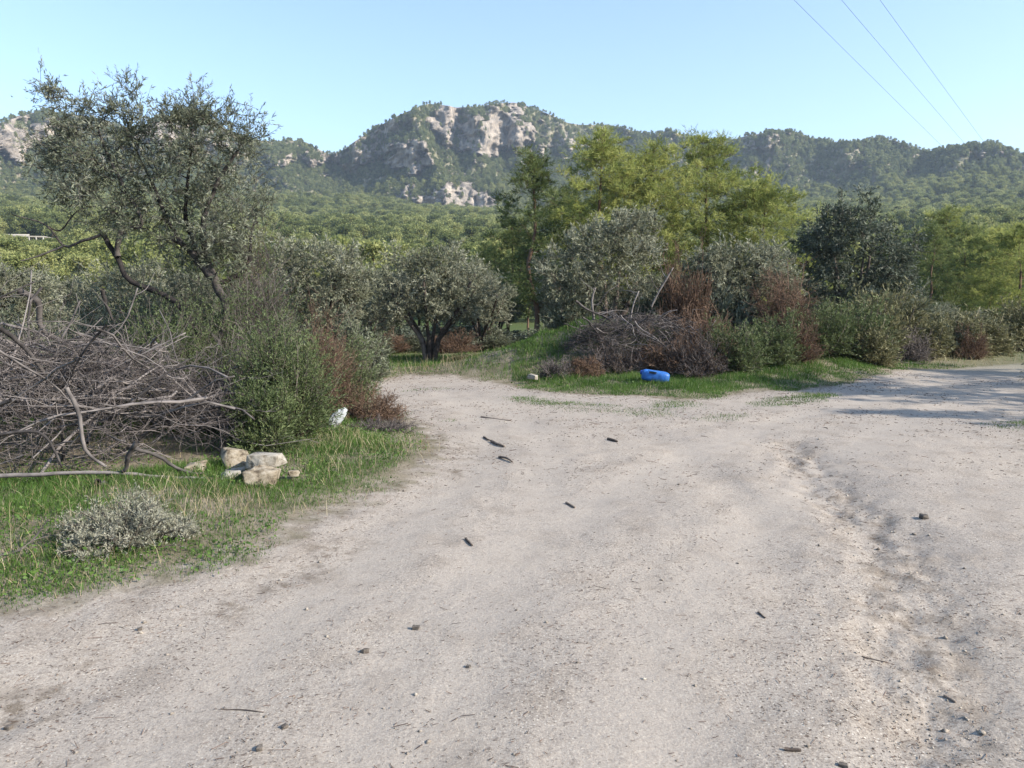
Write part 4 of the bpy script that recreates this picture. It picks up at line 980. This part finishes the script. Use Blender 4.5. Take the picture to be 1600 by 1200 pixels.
rk('small tan rock in grass right of the stacked rocks', 459, 737, 6.75, 22, 13, 0.11, 18, M_ROCK, 0.4, 12)
rk('pale broken rock at the foot of the heap left end', 44, 780, 6.15, 30, 18, 0.14, 21, M_PALE, 0.7, 12)
rk('pale pebble-like rock beside the short grey log', 86, 786, 6.05, 20, 13, 0.09, 24, M_PALE, 0.1, 12)
rk('white rock on the front slope of the grassy mound', 832, 588, 15.9, 20, 11, 0.13, 41, M_PALE, -0.7, 18)
rk('small white rock at the edge of the grass strip', 957, 622, 13.6, 14, 8, 0.1, 30, M_PALE, 0.2, 12)
rk('light stone half buried in the verge below the brown hanging bush', 1166, 596, 16.4, 18, 9, 0.14, 33, M_PALE, 0.1, 12)
rk('flat pale stone at the broken edge of the verge', 1238, 606, 15.2, 26, 7, 0.2, 36, M_PALE, 0.0, 12)

# ------------------------------------------------------------------ blue plastic canister
def canister():
    c = ground(1023, 598); c[2] += 0.02
    root = tag(empty('plastic_canister', c), 'blue plastic canister lying on its side in the grass', 'canister')
    root.rotation_euler = (0, math.radians(7), math.radians(-14)); root.scale = (0.94, 0.94, 0.9)
    Lx, ry, rz_ = 0.58, 0.15, 0.125
    mb = MB(); ns = 36; xs = [0.0, 0.006, 0.02, 0.045, 0.06, 0.075, 0.10, 0.20, 0.205, 0.22, 0.235, 0.24, 0.34, 0.345, 0.36, 0.375, 0.38, 0.43, 0.47, 0.51, 0.54, 0.56, 0.573, 0.58]
    rows = []
    for x in xs:
        e = min(x/0.07, (Lx-x)/0.16); k = 1 if e >= 1 else math.sqrt(max(0, 1-(1-e)**2))*0.5+0.5
        if x in (0.0, Lx): k = 0.0 if False else 0.5
        g = 0.975 if x in (0.22, 0.36, 0.06) else 1.0
        th = np.linspace(0, 2*np.pi, ns, endpoint=False)
        cs, sn = np.cos(th), np.sin(th); q = 2/3.4
        y = np.sign(cs)*np.abs(cs)**q*ry*k*g; z = np.sign(sn)*np.abs(sn)**q*rz_*k*g + rz_
        # handle recess on the upper front edge
        rec = (x > 0.14)*(x < 0.30)*np.exp(-((th-4.15)/0.30)**2)*0.0
        rows.append(np.stack([np.full(ns, x-Lx/2), y, z], -1))
    V = np.array(rows); n = len(xs)
    i, j = np.meshgrid(np.arange(n-1), np.arange(ns), indexing='ij'); j2 = (j+1) % ns
    F = np.stack([i*ns+j, (i+1)*ns+j, (i+1)*ns+j2, i*ns+j2], -1).reshape(-1, 4)
    mb.add(V, F)
    for e, x in ((0, -Lx/2), (n-1, Lx/2)):
        mb.add(np.concatenate([V[e], [[x, 0, rz_]]]), [(k, (k+1) % ns, ns) if e else ((k+1) % ns, k, ns) for k in range(ns)])
    body = mb.obj('body', M_BLUE, root, smooth=True)
    # solid dark block as the shade inside the hand hole, grip bar above it
    m_ = MB(); box(m_, (-0.06, -0.152, 0.205), (0.15, 0.012, 0.035)); m_.obj('slot_shade', M_WIRE, body)
    m_ = MB(); tubes(m_, np.array([[(-0.155, -0.14, 0.235), (-0.13, -0.16, 0.238), (-0.06, -0.166, 0.236), (0.01, -0.16, 0.232), (0.035, -0.14, 0.225)]]), np.full((1, 5), 0.012), 8); m_.obj('grip', M_BLUE, body, smooth=True)
    m_ = MB(); tubes(m_, np.array([[(-0.27, -0.03, 0.17), (-0.30, -0.03, 0.17), (-0.325, -0.03, 0.17)]]), np.array([[0.05, 0.05, 0.047]]), 16); m_.obj('cap', M_BLUED, body)
    m_ = MB(); tubes(m_, np.array([[(-0.262, 0, 0.14), (-0.285, 0, 0.14)]]), np.array([[0.085, 0.08]]), 20); m_.obj('neck', M_BLUED, body)
    return root
canister()
# crumpled white plastic bag
bm = bmesh.new(); bmesh.ops.create_icosphere(bm, subdivisions=5, radius=1)
for v in bm.verts:
    p = np.array(v.co); n1 = fbm(np.array([p[0]*2.2+p[2]*1.7+9]), np.array([p[1]*2.2-p[2]*1.3+4]), 4)[0]
    n2 = abs(fbm(np.array([p[0]*5+p[2]*4]), np.array([p[1]*5+p[2]*2+8]), 3)[0]-0.5)
    k = 0.75 + 0.45*n1 + 0.25*n2
    v.co = Vector((p[0]*0.075*k, p[1]*0.07*k, p[2]*0.155*k*(1.15 if p[2] > 0 else 1)))
me = bpy.data.meshes.new('plastic_bag'); bm.to_mesh(me); bm.free(); me.materials.append(M_BAG)
for p in me.polygons: p.use_smooth = True
o = bpy.data.objects.new('plastic_bag', me); COL.objects.link(o); c = ground(523, 668); o.location = c + np.array([0.02, 0, 0.11]); o.rotation_euler = (0, math.radians(42), 0.2)
tag(o, 'crumpled white plastic bag lying below the rust-brown bush', 'bag')

# ------------------------------------------------------------------ grass
def grassmask(x, y, sd):
    n1 = fbm(x*1.1+3, y*1.1+8, 4); n2 = fbm(x*3.2, y*3.2+5, 3)
    m_ = sstep(-0.05, 0.35, -sd + (n1-0.5)*0.9 + (n2-0.5)*0.35)
    return m_
PATCH = [((810, 622), (880, 632), 0.5, 0.9), ((880, 632), (1010, 645), 0.6, 1.0), ((1010, 645), (1060, 630), 0.5, 0.7), ((1112, 655), (1152, 650), 0.35, 1.0), ((1205, 632), (1285, 618), 0.5, 0.9), ((700, 655), (790, 657), 0.25, 0.3), ((640, 610), (690, 608), 0.25, 0.35), ((1572, 668), (1640, 660), 0.4, 1.0)]
PW = [(gp(*a_)[:2], gp(*b_)[:2], w, k) for a_, b_, w, k in PATCH]
def blades(mb, x, y, hgt, wid, var, lean=0.45):
    far = np.hypot(x, y) > 11
    if far.any():
        k = np.nonzero(far)[0]; n = len(k); z = H(x[k], y[k])-0.005; p0 = np.stack([x[k], y[k], z], -1); th = rng.uniform(0, 2*np.pi, n); ph = rng.uniform(0, 2*np.pi, n)
        s = np.stack([np.cos(th), np.sin(th), 0*th], -1)*wid[k][:, None]/2
        tip = p0 + np.stack([np.cos(ph)*hgt[k]*lean*rng.random(n), np.sin(ph)*hgt[k]*lean*rng.random(n), hgt[k]*0.95], -1)
        mb.add(np.stack([p0-s, p0+s, tip], 1), np.arange(n*3).reshape(-1, 3), var[k])
        x, y, hgt, wid, var = x[~far], y[~far], hgt[~far], wid[~far], var[~far]
    if not len(x): return
    n = len(x); z = H(x, y) - 0.005
    p0 = np.stack([x, y, z], -1); th = rng.uniform(0, 2*np.pi, n)
    s = np.stack([np.cos(th), np.sin(th), 0*th], -1)*wid[:, None]/2
    ph = rng.uniform(0, 2*np.pi, n); ld = np.stack([np.cos(ph), np.sin(ph), 0*ph], -1)*(hgt*lean*rng.random(n)**0.7)[:, None]
    up = np.zeros((n, 3)); up[:, 2] = hgt
    m1 = p0 + up*0.55 + ld*0.35; tip = p0 + up*rng.uniform(0.8, 1.0, (n, 1)) + ld
    V = np.stack([p0-s, p0+s, m1+s*0.75, m1-s*0.75, tip], 1)
    base = np.arange(n)[:, None]*5
    o_ = mb.n; mb.v.append(V.reshape(-1, 3)); mb.n += n*5
    mb.f[4].append(base+np.array([[0, 1, 2, 3]])+o_); mb.var[4].append(var); mb.m[4].append(np.zeros(n, int))
    mb.f[3].append(base+np.array([[3, 2, 4]])+o_); mb.var[3].append(var); mb.m[3].append(np.zeros(n, int))
def sample_polar(n, a0, a1, r0, r1, pw=1.3):
    a_ = np.radians(rng.uniform(a0, a1, n)); t = rng.random(n)
    e = 2-pw; r = (r0**e + t*(r1**e-r0**e))**(1/e)
    return r*np.sin(a_), r*np.cos(a_), r
gm = MB(); dm = MB()
for (n, a0, a1, r0, r1) in [(220000, -43, -4, 3.3, 12), (170000, -14, 42, 11, 24), (170000, 0, 40, 12.5, 22), (26000, -43, 40, 12, 40)]:
    x, y, r = sample_polar(n, a0, a1, r0, r1)
    sd = road_sd(x, y); mk = grassmask(x, y, sd)
    clump = fbm(x*1.9+20, y*1.9, 4)
    for pa, pb, w, k in PW:
        d = seg_d(x, y, [pa, pb]); mk = np.maximum(mk, k*(1-sstep(0.25*w, w, d + (clump-0.5)*0.6)))
    inpile = (((x-pc[0])/2.8)**2+((y-pc[1])/1.3)**2 < 1)
    mk = mk*np.where(inpile, 0.05, 1.0)*np.where((r > 12) & (x < -3.5), 0.6, 1.0)
    thin = (0.45+0.55*sstep(0.36, 0.55, clump))
    mnd = np.exp(-((x-MOUND[0])/2.2)**2-((y-MOUND[1]+0.6)/1.9)**2); thin = np.maximum(thin, mnd); mk = np.maximum(mk, 0.9*(mnd > 0.4)*(sd < 0.1))
    kp = rng.random(n) < mk*thin
    x, y, r, sd, clump = x[kp], y[kp], r[kp], sd[kp], clump[kp]
    tall = sstep(0.1, 1.2, -sd)
    h = (0.03 + 0.085*tall*(0.15+1.6*(clump-0.25).clip(0)))*rng.uniform(0.5, 1.35, len(x))*np.where(r > 14, 1.35, 1.0)
    dry = rng.random(len(x)) < np.where(r > 12, 0.015, 0.03) + np.where(r > 12, 0.02, 0.07)*sstep(0.52, 0.66, fbm(x*0.9, y*0.9+70, 3))
    wd = np.maximum(0.0042, 0.00062*r)*rng.uniform(0.7, 1.3, len(x))
    blades(gm, x[~dry], y[~dry], h[~dry], wd[~dry], np.clip(rng.random((~dry).sum())*0.5+clump[~dry]*0.45, 0, 1))
    blades(dm, x[dry], y[dry], h[dry]*1.35, wd[dry]*0.8, rng.random(dry.sum()), 1.3)
# taller straw stalks by the silvery shrub and the rocks
for px, py, n, sp, hh in [(330, 800, 110, 0.32, 0.22), (240, 815, 90, 0.3, 0.2), (480, 745, 110, 0.45, 0.22), (560, 715, 120, 0.4, 0.22), (420, 800, 60, 0.4, 0.18), (600, 700, 150, 0.4, 0.2), (690, 585, 200, 0.8, 0.4), (900, 595, 200, 0.8, 0.3), (1500, 568, 200, 1.3, 0.4), (60, 880, 120, 0.4, 0.18)]:
    c = gp(px, py); x = c[0]+rng.normal(size=n)*sp; y = c[1]+rng.normal(size=n)*sp*0.6
    kp = road_sd(x, y) < 0.05; x, y = x[kp], y[kp]; r = np.hypot(x, y)
    blades(dm, x, y, hh*rng.uniform(0.4, 1.2, len(x)), np.maximum(0.003, 0.0004*r), rng.random(len(x)), 1.1)
for (n, a0, a1, r0, r1, L_) in [(16000, -43, -6, 3.5, 11, 0.028), (9000, -10, 40, 12, 21, 0.05)]:
    x, y, r = sample_polar(n, a0, a1, r0, r1); kp = rng.random(n) < grassmask(x, y, road_sd(x, y))*sstep(0.42, 0.6, fbm(x*1.5+60, y*1.5, 3)); x, y = x[kp], y[kp]; n = len(x)
    d = rdir(n); d[:, 2] = np.abs(d[:, 2])*0.5+0.1
    leaves(gm, np.stack([x, y, H(x, y)+rng.uniform(0.01, 0.07, n)], -1), d, L_*rng.uniform(0.6, 1.4, n), L_*rng.uniform(0.4, 0.8, n), rng.uniform(0.3, 0.95, n))
tag(gm.obj('grass', M_GRASS), 'fresh green grass along the road verges and mound', 'grass', kind='stuff')
tag(dm.obj('dry_grass', M_STRAW), 'straw-coloured dry grass stalks among the green verge', 'grass', kind='stuff')

# ------------------------------------------------------------------ road litter
def bits(n, a0, a1, r0, r1, f=None):
    x, y, r = sample_polar(n, a0, a1, r0, r1, 1.2); sd = road_sd(x, y)
    dens = 0.12 + 0.88*sstep(0.45, 0.66, fbm(x*0.8+31, y*0.8, 4)) + 0.6*np.exp(-(sd/0.5)**2) + 1.6*np.exp(-(seg_d(x, y, RUT)/0.32)**2) + 1.4*np.exp(-(seg_d(x, y, RUT3)/0.22)**2)*sstep(0.45, 0.6, fbm(x*1.3, y*1.3+77, 3))
    kp = (sd > -0.25) & (rng.random(n) < dens*0.85*(1-0.6*track(x, y))); return x[kp], y[kp], r[kp]
x, y, r = bits(38000, -42, 42, 2.3, 20)
n = len(x); ln = (0.008+rng.pareto(2.5, n)*0.012).clip(0.006, 0.07)*(0.7+0.06*r); th = rng.normal(0.2, 1.1, n)
d = np.stack([np.cos(th), np.sin(th), rng.normal(size=n)*0.12], -1)*ln[:, None]/2
c = np.stack([x, y, H(x, y)+0.004], -1)
lm = MB(); tubes(lm, paths(c-d, c+d, 3, 0.05, 0.02)[:, (0, 2)], np.full((n, 2), 1.0)*(np.maximum(0.0011, 0.00023*r)*rng.uniform(0.6, 1.6, n))[:, None], 3)
tag(lm.obj('needle_litter', M_BTWIG), 'fallen brown needles and twig bits scattered over the road', 'litter', kind='stuff')
x, y, r = bits(28000, -42, 42, 2.2, 18)
n = len(x); s = (rng.pareto(3.4, n)*0.003+0.0025).clip(0.002, 0.016)*(1+0.6*np.exp(-(seg_d(x, y, RUT)/0.3)**2))*(0.75+0.05*r)
oc = np.array([[1, 0, 0], [0, 1, 0], [-1, 0, 0], [0, -1, 0], [0, 0, 1], [0, 0, -0.6]], float)
V = (oc[None]*rng.uniform(0.6, 1.3, (n, 6, 1)) + rng.normal(size=(n, 6, 3))*0.15)*s[:, None, None]*np.array([1, 1, 0.7]) + np.stack([x, y, H(x, y)+s*0.2], -1)[:, None]
T = np.array([(0, 1, 4), (1, 2, 4), (2, 3, 4), (3, 0, 4), (1, 0, 5), (2, 1, 5), (3, 2, 5), (0, 3, 5)])
pm = MB(); pm.add(V, (np.arange(n)[:, None, None]*6+T[None]).reshape(-1, 3), np.repeat(rng.random(n), 8))
tag(pm.obj('gravel', M_PEB), 'small pebbles and dirt clods scattered over the road', 'gravel', kind='stuff')
M_STICK = bark_mat('fallen_stick', (0.07, 0.055, 0.045), (0.22, 0.175, 0.14), 30)
# sticks and dark clods big enough to pick out
for lb, a_, b_, r0 in [
    ('short thick dark stick lying mid-road beyond the grass tongue', (768, 687), (788, 696), 0.019), ('tiny dark stub beside the short thick dark stick', (756, 681), (766, 686), 0.013),
    ('dark stick near the bottom edge of the road', (1226, 1167), (1252, 1170), 0.008), ('thin dark twig beside the rough rut', (1347, 1016), (1388, 1025), 0.004),
    ('dark bark piece in the lower right part of the road', (1476, 1074), (1494, 1083), 0.007), ('small dark stick in the middle of the road', (885, 783), (898, 790), 0.012),
    ('dark stick near the left grass edge of the road', (728, 842), (738, 852), 0.010), ('pair of dark twigs on the road below the grass tongue', (780, 712), (800, 722), 0.014),
    ('fallen twig lying across the dirt turn-off', (752, 650), (798, 656), 0.014), ('dark twig on the road before the grass strip', (950, 686), (965, 690), 0.02),
    ('short twig on the pale road left of the rut', (1185, 952), (1196, 960), 0.006), ('thin straw-brown stalk in the lower left of the road', (345, 1102), (412, 1110), 0.003)]:
    p0, p1 = gp(*a_), gp(*b_)
    for p in (p0, p1): p[2] = h1(p[0], p[1]) + r0*0.7
    m_ = MB(); P = paths(p0[None], p1[None], 6, 0.04, 0.012); P[..., 2] = np.maximum(P[..., 2], p0[2]-0.002)
    tubes(m_, P, (np.linspace(1, 0.6, 6)*r0)[None], 6); tag(m_.obj('stick', M_STICK, smooth=True), lb, 'stick')
M_CLOD = rock_mat('dark_clod', [(0.3, (0.05, 0.042, 0.035)), (0.7, (0.17, 0.145, 0.12))], 30)
for k, (px, py, w, lb) in enumerate([(650, 981, 13, 'dark stone in the pale centre of the road'), (570, 1017, 14, 'dark stone left of the road centre'), (218, 978, 9, 'single dark stone near the left grass verge'), (12, 1126, 12, 'dark stone at the left edge of the picture on the road'),
                                    (444, 1134, 12, 'dark stone in the lower left of the road'), (405, 1168, 14, 'flat dark stone near the bottom edge of the road'), (1319, 1190, 16, 'dark stone at the bottom edge of the road'), (1457, 1190, 14, 'dark stone in the bottom right of the road'),
                                    (1443, 812, 13, 'dark oval stone beside the rough rut'), (732, 1042, 9, 'small dark stone below the road centre')]):
    p = gp(px, py); w = w/FPX*np.hypot(p[0], p[1]); p[2] = h1(p[0], p[1]) + w*0.18
    rock(lb, p, (w, w*0.8, w*0.6), 100+k, M_CLOD, k, 11, 'stone')

# ------------------------------------------------------------------ trees just outside the frame whose shadows fall on the road
for src, lb, loc, rz_, s in [(pE, 'pine tree off the right side shading the road bend', (14.6, 12.2), 0.7, 0.92), (pA, 'pine tree off the right side shading the near bend', (12.4, 9.0), 2.0, 0.6), (pE, 'small pine off the right side beside the road', (19.5, 14.8), 3.0, 0.95)]:
    copy_tree(src, lb, (loc[0], loc[1], h1(*loc)), rz_, s)
shrub('evergreen_shrub', 'dark bush at the right roadside edge', (11.3, 15.6, h1(11.3, 15.6)), (1.0, 0.8, 1.0), 60, 10, 10, 0.06, 0.014, M_WILD, M_GTWIG)
shrub('evergreen_shrub', 'tall bush at the right side of the road bend', (12.6, 13.3, h1(12.6, 13.3)), (1.0, 0.9, 2.2), 50, 10, 10, 0.07, 0.018, M_WILD, M_GTWIG)

# ------------------------------------------------------------------ the air between here and the mountains
hz = MB(); box(hz, (0, 900, 250), (5200, 4200, 640))
ho = hz.obj('haze', []); ho['kind'] = 'stuff'; tag(ho, 'thin bluish haze in the air before the mountains', 'haze')
hm = bpy.data.materials.new('air'); hm.use_nodes = True
hn = hm.node_tree; hn.nodes.clear()
out = hn.nodes.new('ShaderNodeOutputMaterial'); pv = hn.nodes.new('ShaderNodeVolumePrincipled')
pv.inputs['Color'].default_value = (0.72, 0.85, 1.0, 1); pv.inputs['Density'].default_value = 0.00018; pv.inputs['Anisotropy'].default_value = 0.2
hn.links.new(pv.outputs[0], out.inputs['Volume'])
ho.data.materials.append(hm)
